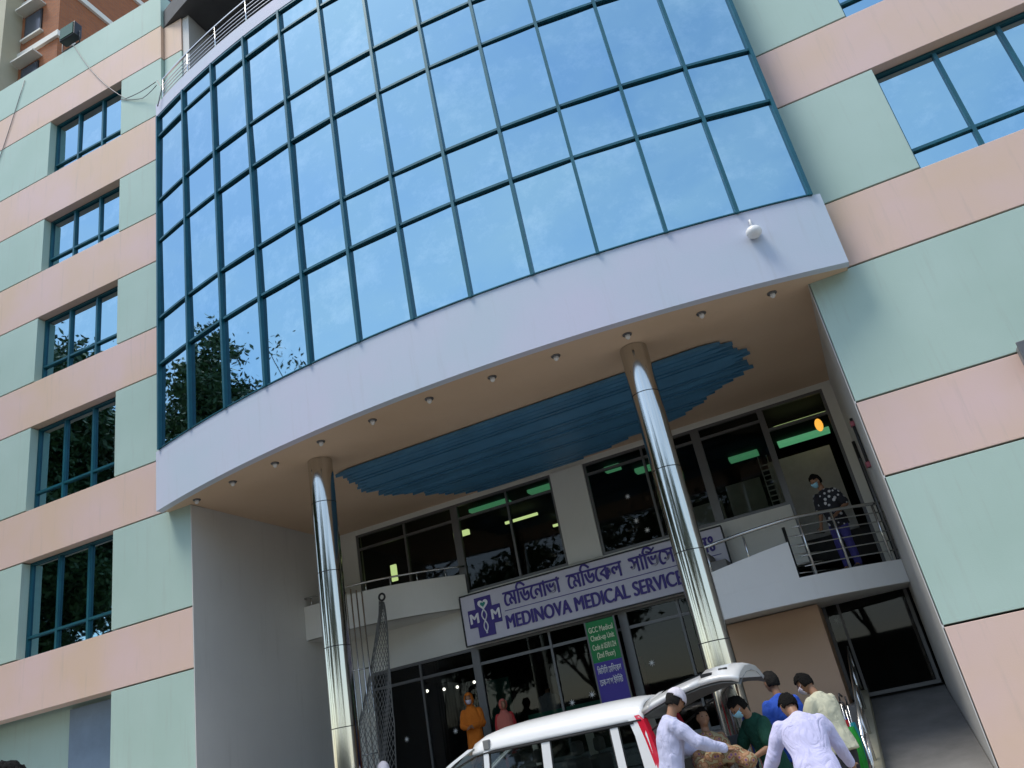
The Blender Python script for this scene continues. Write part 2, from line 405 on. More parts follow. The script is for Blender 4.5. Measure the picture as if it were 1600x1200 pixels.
# first-floor window bands
def shop_glazing(name, x0, x1, z0, z1, posts, thin, y=YB + .06, head=0.0, fm=M_grey):
    f = MB(); w = 0.06
    f.box(x0, x0 + w, y - .04, y + .04, z0, z1); f.box(x1 - w, x1, y - .04, y + .04, z0, z1)
    f.box(x0 + w, x1 - w, y - .04, y + .04, z0, z0 + w); f.box(x0 + w, x1 - w, y - .04, y + .04, z1 - w, z1)
    win = f.build(name, fm, B)
    cuts = sorted([(p, .09) for p in posts] + [(t, .024) for t in thin])
    if head: box('transom', x0 + w, x1 - w, y - .035, y + .035, head - .03, head + .03, fm, win)
    for c, hw in cuts: box('mullion', c - hw, c + hw, y - .05, y + .05, z0 + w, z1 - w, fm, win)
    ed = [x0 + w * .5] + [c for c, _ in cuts] + [x1 - w * .5]
    for a, b in zip(ed[:-1], ed[1:]):
        zz = [z0 + w * .5, z1 - w * .5] if not head else [z0 + w * .5, head, z1 - w * .5]
        for c, d in zip(zz[:-1], zz[1:]):
            o = meshobj('pane', boxv(a, b, y - .004, y + .004, c, d), [(0, 1, 5, 4)], M_cglass, win)
    return win
shop_glazing('window', -10.62, -5.44, 5.02, 7.08, [-7.93], [-9.28, -6.58], head=6.72)
shop_glazing('window', -4.66, -.74, 5.02, 7.08, [-2.13], [-3.32], head=6.82)
dm = MB(); dm.box(-.74, -.68, YB + .02, YB + .10, 3.37, 7.08); dm.box(.49, .55, YB + .02, YB + .10, 3.37, 7.08); dm.box(-.68, .49, YB + .02, YB + .10, 7.02, 7.08); dm.box(-.68, .49, YB + .025, YB + .095, 6.55, 6.61)
dm = dm.build('landing_doorway', M_grey, B); meshobj('pane', boxv(-.70, .51, YB + .056, YB + .064, 6.60, 7.04), [(0, 1, 5, 4)], M_cglass, dm)
# ground-floor shopfront and doorway
shop_glazing('shopfront', -10.62, -2.50, 1.36, 3.86, [-7.95, -4.56], [-9.33, -6.2, -3.4], head=3.5)
shop_glazing('entrance_door', -0.80, 0.70, 1.40, 3.14, [], [-0.52], y=YB + .03)
# white star stickers on the shopfront glass
def star_mesh():
    v = [(0, 0, 0)]; f = []
    for k in range(16):
        a = math.pi * k / 8; r = 0.075 if k % 2 == 0 else 0.02
        v.append((r * math.cos(a), 0, r * math.sin(a)))
    for k in range(16): f.append((0, 1 + k, 1 + (k + 1) % 16))
    me = bpy.data.meshes.new('glass_sticker'); me.from_pydata(v, [], f); me.materials.append(M_white); return me
stm = star_mesh()
for (x, z) in ((-9.9, 2.35), (-8.7, 2.3), (-7.5, 2.15), (-6.9, 2.15), (-6.0, 2.35), (-5.55, 2.42), (-4.2, 2.75), (-3.85, 6.1), (-3.8, 5.55), (-3.62, 5.3), (-.62, 2.75)):
    shared('glass_sticker', stm, B, (x, YB + .045, z))
# interiors
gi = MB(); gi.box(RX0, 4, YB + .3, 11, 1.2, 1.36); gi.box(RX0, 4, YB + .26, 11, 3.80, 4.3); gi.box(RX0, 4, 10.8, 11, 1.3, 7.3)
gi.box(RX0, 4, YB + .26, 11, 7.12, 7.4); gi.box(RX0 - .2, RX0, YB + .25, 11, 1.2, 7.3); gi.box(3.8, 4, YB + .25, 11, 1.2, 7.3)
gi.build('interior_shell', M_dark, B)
box('partition', -2.10, -1.30, 7.0, 7.1, 4.3, 6.3, M_inwhite, B); box('partition', -1.0, .35, 6.2, 6.3, 4.3, 6.35, M_inwhite, B)
box('partition', -3.4, -2.2, 6.4, 6.5, 4.3, 5.9, M_inwhite, B)
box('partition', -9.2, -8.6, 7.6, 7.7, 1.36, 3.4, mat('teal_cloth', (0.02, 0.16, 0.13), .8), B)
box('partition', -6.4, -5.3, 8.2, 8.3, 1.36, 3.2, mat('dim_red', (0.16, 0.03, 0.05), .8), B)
def lamp(name, x0, x1, y0, y1, z0, z1, m, lab): tag(box(name, x0, x1, y0, y1, z0, z1, m), lab, 'lamp')
lamp('ceiling_lamp', -7.9, -6.9, 5.4, 5.75, 7.04, 7.11, M_greenlamp, 'green tinted ceiling lamp in the upper window left of the pier')
lamp('ceiling_lamp', -6.3, -5.3, 5.3, 5.6, 7.04, 7.11, M_greenlamp, 'green tinted ceiling lamp in the upper window right beside the pier')
lamp('ceiling_lamp', -4.4, -4.05, 5.4, 5.6, 7.0, 7.11, M_greenlamp, 'short green lamp at the corner of the window behind the right column')
lamp('ceiling_lamp', -3.9, -3.0, 6.2, 6.45, 7.02, 7.11, M_greenlamp, 'green lamp half hidden by the right steel column')
lamp('ceiling_lamp', -1.9, -1.2, 7.6, 7.9, 7.02, 7.11, M_greenlamp, 'green lamp above the white partition by the stair landing')
lamp('ceiling_lamp', -.7, .5, 7.5, 7.8, 7.02, 7.11, M_greenlamp, 'long green lamp above the man on the landing')
lamp('tube_light', -.6, .5, 5.6, 5.66, 6.85, 6.91, M_tube, 'yellowish tube light high in the right hand upper window')
lamp('tube_light', -7.6, -6.7, 6.8, 6.86, 6.9, 6.96, M_tube, 'yellow tube light in the upper window above the sign logo')
lamp('tube_light', -6.9, -5.9, 8.4, 8.46, 6.9, 6.96, M_tube, 'dim yellow tube light deep in the upper window near the pier')
lamp('wall_lamp', -10.35, -10.2, 5.6, 5.66, 6.0, 6.4, M_tube, 'small yellow wall lamp at the far left of the upper window')
lamp('wall_lamp', -8.5, -8.1, 5.6, 5.7, 6.6, 6.72, M_tube, 'short yellow lamp beside the thick window post')
tag(MB().ball((.28, 5.4, 6.6), (.08, .08, .14)).build('lantern', emit('orange_lamp', (1.0, .45, .05), .55), None, True), 'small orange lantern behind the upper right window', 'lamp')
for k, (x, z) in enumerate(((-10.0, 3.35), (-9.55, 3.3), (-9.2, 3.28), (-8.75, 3.3))):
    tag(MB().ball((x, 6.0, z), .035).build('spot_lamp', M_bulb, None, True), ORD[k] + ' tiny white spot lamp from the left inside the ground floor glass', 'lamp', 'spot lamps in the ground floor')
rk = empty('shelf_rack', (-1.0, 5.25, 5.02)); tag(rk, 'narrow white slatted rack standing behind the right upper window', 'rack')
for x in (-.09, .09): tube('upright', [(x, 0, -.7), (x, 0, 1.25)], .012, M_white, rk, 6)
for k in range(10): box('slat', -.085, .085, -.02, .02, .05 + .11 * k, .07 + .11 * k, M_white, rk)
tag(box('counter_stripe', -7.4, -5.0, 5.6, 5.7, 2.18, 2.34, mat('green_band', (0.01, .2, .12), .5)), 'dark green counter front behind the ground floor glass', 'counter')

# ---- podium, steps, ramp
box('podium', RX0, -0.665, 2.2, YB + .3, GZ, 1.36, M_tilefloor, B)
for k in range(7): box('step', RX0, -2.6, 2.2 - .3 * (7 - k), 2.2 - .3 * (6 - k), GZ, GZ + .16 * (k + 1), M_tilefloor, B)
rv = [(-0.50, -.6, GZ), (RX1 - .01, -.6, GZ), (RX1 - .01, YB + .3, 1.40), (-0.50, YB + .3, 1.40), (-0.50, YB + .3, GZ), (RX1 - .01, YB + .3, GZ)]
meshobj('ramp', rv, [(0, 1, 2, 3), (0, 3, 4), (1, 5, 2), (3, 2, 5, 4)], M_concrete, B)
mo = meshobj('ramp_kerb', [(-.66, -.6, GZ), (-.502, -.6, GZ), (-.502, YB - .05, GZ), (-.66, YB - .05, GZ), (-.66, -.6, GZ + .25), (-.502, -.6, GZ + .25), (-.502, YB - .05, 1.52), (-.66, YB - .05, 1.52)], BF, M_beige, B)
for dx, zz in ((-.58, .9), (-.58, .55)):
    tube('ramp_rail', [(dx, -.5, GZ + zz), (dx, YB - .3, 1.36 + zz)], .022, M_rail, B)
for k in range(5):
    t = k / 4; y = -.5 + (YB + .2) * t; tube('ramp_post', [(-.58, y, GZ + .2 + 1.2 * t), (-.58, y, GZ + .9 + 1.21 * t)], .02, M_rail, B)

# ---- left first-floor balcony
def path_wall(name, pts, z0, z1, th, m, parent):
    """vertical wall along a plan path; z1 may be a list"""
    n = len(pts); v, f = [], []
    for i, (x, y) in enumerate(pts):
        a = Vector(pts[max(i - 1, 0)]); b = Vector(pts[min(i + 1, n - 1)]); t = (b - a).normalized(); nn = Vector((-t.y, t.x)) * th
        zt = z1[i] if isinstance(z1, (list, tuple)) else z1
        v += [(x, y, z0), (x, y, zt), (x + nn.x, y + nn.y, zt), (x + nn.x, y + nn.y, z0)]
    for k in range(n - 1):
        a, b = 4 * k, 4 * k + 4
        for j in range(4): f.append((a + j, b + j, b + (j + 1) % 4, a + (j + 1) % 4))
    f.append((0, 1, 2, 3)); f.append((4 * n - 1, 4 * n - 2, 4 * n - 3, 4 * n - 4))
    return meshobj(name, v, f, m, parent)
bpts = [(RX0 + .002 + (-7.86 - RX0) * k / 20, 3.35 + 1.2 * max(0, (k / 20 - .25)) ** 2 * 1.75) for k in range(21)]
lb = path_wall('balcony', bpts, 4.70, 5.43, .12, M_pale, B)
v = [(x, y + .01, 4.68) for x, y in bpts] + [(-7.86, YB, 4.68), (RX0, YB, 4.68)]
meshobj('balcony_slab', v + [(a, b, c + .14) for a, b, c in v], [tuple(range(len(v)))[::-1], tuple(range(len(v), 2 * len(v)))], M_pale, lb)
tube('handrail', [(x, y + .05, 5.62) for x, y in bpts], .022, M_rail, lb)
for k in (1, 6, 9, 12, 15, 18): tube('rail_post', [(bpts[k][0], bpts[k][1] + .05, 5.38), (bpts[k][0], bpts[k][1] + .05, 5.61)], .015, M_rail, lb)

# ---- right stair landing
lpts = []
for k in range(25):
    x = -2.5 + (RX1 - .005 + 2.5) * k / 24; lpts.append((x, 2.36 + 0.95 * max(0, (x + 1.9) / 2.6) ** 2 * 1.0 + 0.3 * max(0, (-1.9 - x) / 1.7) ** 2))
ld = path_wall('stair_landing', lpts, 3.0, 3.38, .12, M_landing, B)
lx = [p for p in lpts]
v = [(x, y + .02, 3.02) for x, y in lx] + [(RX1 - .005, YB - .01, 3.02), (-2.5, YB - .01, 3.02)]
v2 = [(a, b, 3.34) for a, b, c in v]
meshobj('landing_floor', v + v2, [tuple(range(len(v)))[::-1], tuple(range(len(v), 2 * len(v)))], M_pale, ld)
pp = [p for p in lpts if p[0] < -0.78]
path_wall('parapet', [(x, y + .003) for x, y in pp], 3.382, [3.60 + .40 * (x + 3.6) / 2.8 for x, y in pp], .12, M_landing, ld)
def railz(x): return 4.12 + .26 * min(1, (x + 3.6) / 2.9)
tube('handrail', [(x, y + .06, railz(x)) for x, y in lpts], .03, M_rail, ld)
rp = [p for p in lpts if p[0] > -0.80]
for j, z in enumerate((3.55, 3.72, 3.89, 4.06, 4.22)): tube('rail_bar', [(x, y + .06, z) for x, y in rp], .011, M_rail, ld)
for k in (14, 18, 23): tube('rail_post', [(lpts[k][0], lpts[k][1] + .06, 3.36), (lpts[k][0], lpts[k][1] + .06, railz(lpts[k][0]))], .022, M_rail, ld)
for k in (2, 7): tube('rail_post', [(lpts[k][0], lpts[k][1] + .06, 3.6), (lpts[k][0], lpts[k][1] + .06, railz(lpts[k][0]))], .018, M_rail, ld)
# steps going up from the landing
for k in range(6): box('step', -1.0 - .28 * (k + 1), -1.0 - .28 * k, 3.7, YB - .02, 3.34, 3.5 + .17 * k, M_concrete, ld)
tube('rail_post', [(-.95, 3.68, 3.4), (-.95, 3.68, 4.45)], .03, M_darkmetal, ld)
for k in range(5): tube('rail_bar', [(-.95, 3.68, 3.6 + .17 * k), (-.3, 4.3, 3.6 + .17 * k)], .011, M_rail, ld)
# brown wall below the landing
box('brown_wall', -2.62, -0.80, 3.45, YB - .01, 1.365, 3.0, M_brownwall, B)
# pipes and a dark rod on the right recess wall
tube('drain_pipe', [(RX1 - .04, 3.6, 3.4), (RX1 - .04, 3.6, 5.6)], .03, M_darkmetal, B); tube('drain_pipe', [(RX1 - .04, 3.3, 3.4), (RX1 - .04, 3.3, 5.2)], .022, M_grey, B)
tube('drain_pipe', [(RX1 - .03, 1.75, 4.65), (RX1 - .03, 1.75, 5.5)], .025, M_darkmetal, B)
for z in (4.7, 5.4): box('pipe_clip', RX1 - .07, RX1 - .004, 1.70, 1.80, z - .04, z + .04, mat('dull_red', (.35, .08, .10), .5), B)

# ---- steel columns
for (cx_, cy_) in ((-8.33, .10), (-2.10, .06)):
    n = 48; segz = [GZ, 1.25, 2.52, 3.80, 5.08, 6.35, ZS + .03]
    c = None
    for j in range(6):
        v, f = [], []
        for z, r in ((segz[j] + .007, .226), (segz[j + 1] - .007, .226)):
            v += [(cx_ + r * math.cos(2 * math.pi * k / n), cy_ + r * math.sin(2 * math.pi * k / n), z) for k in range(n)]
        for q in range(1):
            for k in range(n): f.append((q * n + k, q * n + (k + 1) % n, (q + 1) * n + (k + 1) % n, (q + 1) * n + k))
        o = meshobj('column' if c is None else 'column_sleeve', v, f, M_steel, B if c is None else c, True)
        if c is None: c = o
        if j: MB().tube([(cx_, cy_, segz[j] - .012), (cx_, cy_, segz[j] + .012)], .2225, 40).build('joint_ring', M_darkmetal, c)

# ---- blue strip ceiling
yy0, yy1, ns = 0.82, 4.46, 22
cp = box('ceiling_panel', -7.6, -2.6, 1.0, 3.4, ZS + .004, ZS + .028, mat('panel_back', (.03, .06, .09), .7), B)
LE = [(.72, -8.45), (1.6, -8.6), (2.5, -8.62), (3.2, -8.2), (4.0, -7.5), (4.46, -6.9)]
RE = [(.72, -.80), (1.6, -.55), (2.5, -.62), (3.0, -1.25), (3.8, -2.3), (4.46, -5.0)]
for k in range(ns):
    y0 = yy0 + (yy1 - yy0) * k / ns; y1 = y0 + (yy1 - yy0) / ns - .022; ym = (y0 + y1) / 2
    xl = np.interp(ym, [a for a, _ in LE], [b for _, b in LE]) + random.uniform(-.14, .14)
    xr = np.interp(ym, [a for a, _ in RE], [b for _, b in RE]) + random.uniform(-.14, .14)
    a = .35; dz = random.uniform(0, .012); zt, zb = ZS + .003, ZS - .055 - dz; ti = random.uniform(-.012, .012)
    v = [(xl, ym, zt), (xl + a, y0, zt), (xr - a, y0, zt), (xr, ym, zt), (xr - a, y1, zt), (xl + a, y1, zt)]
    v += [(p, q, zb + (ti if q > ym else -ti)) for p, q, _ in v]
    f = [(0, 1, 2, 3, 4, 5)[::-1], (6, 7, 8, 9, 10, 11)[::-1]] + [(i, (i + 1) % 6, 6 + (i + 1) % 6, 6 + i) for i in range(6)]
    meshobj('ceiling_strip', v, f, M_bluestrip, cp)

# ---- soffit downlights
dl = None
for oi, p in enumerate(((-11.08, -.12), (-10.01, -.33), (-8.91, -.47), (-7.75, -.66), (-6.61, -.75), (-5.47, -.78), (-4.31, -.73), (-3.2, -.66), (-2.03, -.51), (-.87, -.32), (.21, -.15))):
    e = empty('soffit_downlight', (p[0], p[1], ZS + .03))
    tag(e, ORD[oi] + ' small round downlight from the left under the white curved fascia', 'downlight', 'downlights along the curved soffit')
    if dl is None:
        a = MB().tube([(0, 0, 0), (0, 0, -.015), (0, 0, -.02)], [.075, .075, .055], 20).build('trim_ring', M_grey, e, True)
        b = MB().tube([(0, 0, -.005), (0, 0, -.055), (0, 0, -.085)], [.04, .042, .02], 16).build('lamp_bulb', M_white, e, True); dl = (a, b)
    else:
        for s_ in dl: c = s_.copy(); COL.objects.link(c); c.parent = e
# dome lamp on the fascia
y = arc(.26); e = empty('dome_lamp', (.26, y, 8.0)); tag(e, 'white dome lamp fixed to the right end of the curved fascia', 'lamp')
MB().tube([(0, 0, 0), (0, -.05, 0)], [.09, .08], 20).build('mount', M_white, e, True)
MB().ball((0, -.10, -.02), (.12, .11, .10), 20, 12).build('dome', M_white, e, True)
tube('bracket', [(0, -.03, .05), (0, -.06, .22), (0, 0.0, .24)], .018, M_white, e)
# grey box at the right edge
e = empty('cable_box', (3.25, -.12, 5.1)); tag(e, 'grey metal box fixed to the pink band at the right edge', 'metal box')
box('case', -.38, .38, -.10, .12, -.15, .16, mat('box_grey', (.25, .25, .25), .5, var=.2), e, .02); box('lid', -.40, .40, -.12, -.10, -.17, .18, M_grey, e, .01)
# floodlight on the parapet
e = empty('floodlight', (-15.45, .05, 22.12)); tag(e, 'small dark floodlight on top of the mint parapet', 'floodlight')
fl = box('housing', -.30, .30, -.16, .10, .34, .86, M_black, e, .03); box('lens', -.25, .25, -.18, -.162, .39, .81, mat('lens_glass', (.03, .10, .04), .1), e)
tube('bracket', [(-.34, 0, .55), (-.34, 0, .1), (.34, 0, .1), (.34, 0, .55)], .02, M_darkmetal, e); tube('stem', [(0, 0, 0), (0, 0, .1)], .03, M_darkmetal, e)
# loose cables
def cable(pts, r, lab):
    P = [Vector(p) for p in pts]; out = []
    for i in range(len(P) - 1):
        for k in range(8):
            t = k / 8; p = P[i].lerp(P[i + 1], t); p.z -= .12 * math.sin(math.pi * t) * (P[i + 1] - P[i]).length * .3; out.append(p)
    out.append(P[-1]); tag(tube('cable', out, r, M_grey, None, 6), lab, 'cable')
cable([(-15.3, -.02, 22.2), (-14.2, -.03, 20.2), (-13.2, -.03, 18.9), (-11.9, -.30, 18.5)], .011, 'thin grey cable hanging from the floodlight across the upper bands')
cable([(-13.4, -.02, 19.0), (-12.6, -.05, 18.55), (-11.75, -.42, 18.2)], .010, 'loose cable looping to the left end of the terrace railing')
cable([(-17.2, -.02, 21.9), (-18.4, -.02, 18.2)], .010, 'thin cable down the parapet at the far left')
cable([(-11.7, -.45, 18.3), (-11.5, -.5, 17.9), (-11.66, -.48, 17.4)], .014, 'tangle of cable tied to the corner of the railing')

# ---- sign board
SX0, SX1, SZ0, SZ1 = -7.98, -2.13, 3.885, 4.91
e = empty('sign_board', (SX0, 4.36, SZ0)); tag(e, 'long pale clinic sign with purple cross and lettering between the columns', 'sign')
SW, SH = SX1 - SX0, SZ1 - SZ0
box('panel', 0, SW, 0, .14, 0, SH, M_sign, e)
fr = MB(); fr.box(-.02, SW + .02, -.02, .02, -.03, 0); fr.box(-.02, SW + .02, -.02, .02, SH, SH + .03); fr.box(-.03, -.0, -.02, .02, 0, SH); fr.box(SW, SW + .03, -.02, .02, 0, SH)
fr.build('frame', M_darkmetal, e)
lg = MB(); lg.box(.33, .72, -.022, -.002, .10, .93); lg.box(.14, .33, -.022, -.002, .33, .70); lg.box(.72, .91, -.022, -.002, .33, .70)
lg = lg.build('logo_cross', M_purple, e)
MWHT = mat('print_white', (.8, .8, .82), .5)
text_mesh('lettering', 'M', .30, MWHT, lg, (.165, -.026, .41), fat=.01); text_mesh('lettering', 'M', .30, MWHT, lg, (.675, -.026, .41), fat=.01)
hx = MB()
for ph in (0, math.pi):
    hx.tube([(.525 + .06 * math.sin(t * 2.1 * math.pi + ph) * (1 - .35 * t), -.03, .66 - .5 * t) for t in [k / 24 for k in range(25)]], .015, 6)
hx.build('logo_coil', MWHT, lg, True)
hv = []
for k in range(24):
    t = 2 * math.pi * k / 24; hv.append((.525 + .0078 * 16 * math.sin(t) ** 3, -.027, .77 + .0078 * (13 * math.cos(t) - 5 * math.cos(2 * t) - 2 * math.cos(3 * t) - math.cos(4 * t))))
meshobj('logo_heart', hv, [tuple(range(24))], MWHT, lg)
meshobj('logo_leaf', [(.525 + (a[0] - .525) * .5, -.030, .77 + (a[2] - .77) * .5) for a in hv], [tuple(range(24))], mat('leaf_green', (.02, .25, .2), .5), lg)
BEN = '\u09c7\u09ae\u09bf\u09a1\u09c7\u09a8\u09be\u09ad\u09be  \u09c7\u09ae\u09bf\u09a1\u09c7\u0995\u09b2  \u09b8\u09be\u09bf\u09ad\u09c7\u09b8\u09b8  \u09bf\u09b2\u0983'
text_mesh('lettering', BEN, .47, M_purple, e, (1.02, -.012, .60), width=4.62, fat=.010)
# reph stroke over the letter bha
tube('lettering', [(4.27, -.014, .93), (4.36, -.014, .90), (4.46, -.014, .98)], .016, M_purple, e, 6)
text_mesh('lettering', 'MEDINOVA MEDICAL SERVICES LTD.', .40, M_purple, e, (1.0, -.012, .14), width=4.68, fat=.012)
box('rule', 1.0, SW - .12, -.008, .002, .505, .520, M_purple, e)
# ---- banner
BX, BW = -5.30, .60
e = empty('vertical_banner', (BX, 4.40, 1.9)); tag(e, 'narrow green and purple notice banner below the sign board', 'banner')
box('panel', 0, BW, 0, .03, 1.06, 1.86, mat('banner_green', (.0, .22, .05), .5), e); box('panel', 0, BW, 0, .03, 0, 1.058, mat('banner_purple', (.06, .035, .32), .5), e)
fr = MB(); fr.box(-.03, 0, -.006, .036, 0, 1.88); fr.box(BW, BW + .03, -.006, .036, 0, 1.88); fr.build('frame', M_grey, e)
for s_, z, w in (('GCC Medical', 1.64, .52), ('Check-up Unit', 1.48, .50), ('Code # 05/01/24', 1.30, .50), ('(2nd Floor)', 1.14, .38)):
    text_mesh('lettering', s_, .15, mat('print_cream', (.8, .85, .6), .5), e, (.04 + (.52 - w) / 2, -.008, z), width=w, bold=.002, extrude=.003)
for s_, z, w in (('\u09bf\u099c\u09bf\u09b8\u09bf\u09b8 \u09c7\u09ae\u09bf\u09a1\u09c7\u0995\u09b2', .84, .5), ('\u09c7\u099a\u0995-\u0986\u09aa \u0987\u0989\u09bf\u09a8\u099f', .62, .48)):
    text_mesh('lettering', s_, .17, MWHT, e, (.05, -.008, z), width=w, bold=.002, extrude=.003)

# ---- bar grille and hung net beside the left column
e = empty('bar_grille', (-9.9, 2.6, GZ)); tag(e, 'tall bundle of thin steel bars behind the left column', 'grille')
for k in range(7):
    x = -.22 + .10 * k; tube('bar', [(x, .05 * k, 0), (x, .05 * k, 5.25 - .05 * abs(k - 4))], .016, M_rail, e, 6)
for z in (.5, 2.0, 3.6): tube('cross_bar', [(-.24, -.02, z), (.42, .32, z)], .014, M_rail, e, 6)
netm = mat('net_rope', (.16, .16, .15), .8)
e = empty('hanging_net', (-9.15, 2.9, GZ)); tag(e, 'knotted rope net hanging from a ring on the left balcony', 'net')
nb = MB()
def netp(u, vv):
    top = Vector((-.05, .22, 4.88)); w = .62 * min(1, vv * 1.9) ** .8
    x = -.05 - .25 * vv + (u - .5) * w * 1.5 - .35 * vv * vv; z = 4.88 - 4.55 * vv
    yv = .22 - .35 * min(1, vv * 2) + .10 * math.sin(u * 9 + vv * 5)
    return Vector((x, yv, z))
NU, NV = 15, 54
for s_ in (1, -1):
    for k in range(-NV, NV + NU + 1, 1):
        run = []
        for j in range(NV + 1):
            u = (k + s_ * j * .5) / NU
            if 0 <= u <= 1: run.append(netp(u, j / NV))
            elif len(run) > 1: break
        if len(run) > 1: nb.tube(run, .0065, 4, False)
nb.build('netting', netm, e)
tube('edge_rope', [netp(1, j / NV) for j in range(NV + 1)], .012, netm, e, 6); tube('edge_rope', [netp(0, j / NV) for j in range(NV + 1)], .012, netm, e, 6)
rg = [( .0 + .07 * math.cos(a), .17, 4.96 + .07 * math.sin(a)) for a in [2 * math.pi * k / 20 for k in range(21)]]
tube('ring', rg, .022, M_darkmetal, e, 8)

# ================================================================== NEIGHBOURING BUILDINGS
def brick_mat():
    m = bpy.data.materials.new('red_brick'); m.use_nodes = True; n, l = m.node_tree.nodes, m.node_tree.links; b = n['Principled BSDF']
    b.inputs['Roughness'].default_value = .85
    g = n.new('ShaderNodeNewGeometry'); sx = n.new('ShaderNodeSeparateXYZ'); l.new(g.outputs['Position'], sx.inputs[0])
    ad = n.new('ShaderNodeMath'); ad.operation = 'ADD'; l.new(sx.outputs[0], ad.inputs[0]); l.new(sx.outputs[1], ad.inputs[1])
    cb = n.new('ShaderNodeCombineXYZ'); l.new(ad.outputs[0], cb.inputs[0]); l.new(sx.outputs[2], cb.inputs[1])
    t = n.new('ShaderNodeTexBrick'); t.inputs['Scale'].default_value = 1.0; t.inputs['Brick Width'].default_value = .25; t.inputs['Row Height'].default_value = .08
    t.inputs['Mortar Size'].default_value = .010; t.inputs['Color1'].default_value = (.36, .115, .035, 1); t.inputs['Color2'].default_value = (.27, .085, .03, 1); t.inputs['Mortar'].default_value = (.22, .13, .08, 1)
    l.new(cb.outputs[0], t.inputs['Vector']); l.new(t.outputs['Color'], b.inputs['Base Color'])
    return m
M_brick = brick_mat()
nbx = empty('brick_building', (-22.6, 5, GZ)); tag(nbx, 'red brick apartment block with concrete bands behind the mint parapet', 'building')
box('wall', -9, 0, 0, 14, 0, 42, M_brick, nbx)
for k in range(13):
    z = 31.75 - GZ - 3.05 * 9 + 3.05 * k
    if z < 42: box('floor_band', -9.05, .12, -.12, 14.05, z, z + .30, M_pale, nbx)
for k in range(7, 13):
    z = 31.75 - GZ - 3.05 * 9 + 3.05 * k + 1.0
    for (xa, xb) in ((-2.0, -1.0), (-5.4, -4.2)):
        w = box('window', xa, xb, -.06, .05, z, z + 1.35, M_darkmetal, nbx); box('pane', xa + .06, xb - .06, -.07, -.062, z + .06, z + 1.29, mat('grey_pane', (.05, .06, .08), .15), w)
        box('sunshade', xa - .15, xb + .15, -.45, .02, z + 1.5, z + 1.58, M_pale, w); box('sill', xa - .1, xb + .1, -.16, .0, z - .1, z, M_pale, w)
    w = box('window', -.05, .06, 5.0, 6.4, z, z + 1.35, M_darkmetal, nbx); box('pane', .062, .07, 5.06, 6.34, z + .06, z + 1.29, mat('grey_pane', (.05, .06, .08), .15), w)
nb2 = empty('beige_building', (-24.85, 4.2, GZ)); tag(nb2, 'plain olive beige building wall at the top left corner', 'building')
box('wall', -10, 0, 0, 10, 0, 44, M_beige, nb2); box('roof_slab', -10.2, .1, -.1, 10.2, 44, 44.3, M_pale, nb2)
for k in range(4):
    w = box('window', -6, -4.6, -.05, .04, 20 + 3.1 * k, 21.4 + 3.1 * k, M_darkmetal, nb2)

# ================================================================== TREES across the street (they mirror in the glass)
M_bark = mat('bark', (.10, .075, .05), .9, var=.4, vscale=6, bump=.5)
def leaf_mat(name, c1, c2):
    m = bpy.data.materials.new(name); m.use_nodes = True; n, l = m.node_tree.nodes, m.node_tree.links; b = n['Principled BSDF']; b.inputs['Roughness'].default_value = .55
    o = n.new('ShaderNodeNewGeometry'); x = n.new('ShaderNodeTexNoise'); x.inputs['Scale'].default_value = .8; l.new(o.outputs['Position'], x.inputs['Vector'])
    c = n.new('ShaderNodeMix'); c.data_type = 'RGBA'; c.inputs[6].default_value = (*c1, 1); c.inputs[7].default_value = (*c2, 1)
    l.new(x.outputs['Fac'], c.inputs[0]); l.new(c.outputs[2], b.inputs['Base Color']); return m
M_leaf = leaf_mat('leaf', (.03, .065, .02), (.07, .13, .04)); M_leaf2 = leaf_mat('leaf_sparse', (.05, .08, .04), (.09, .12, .06))
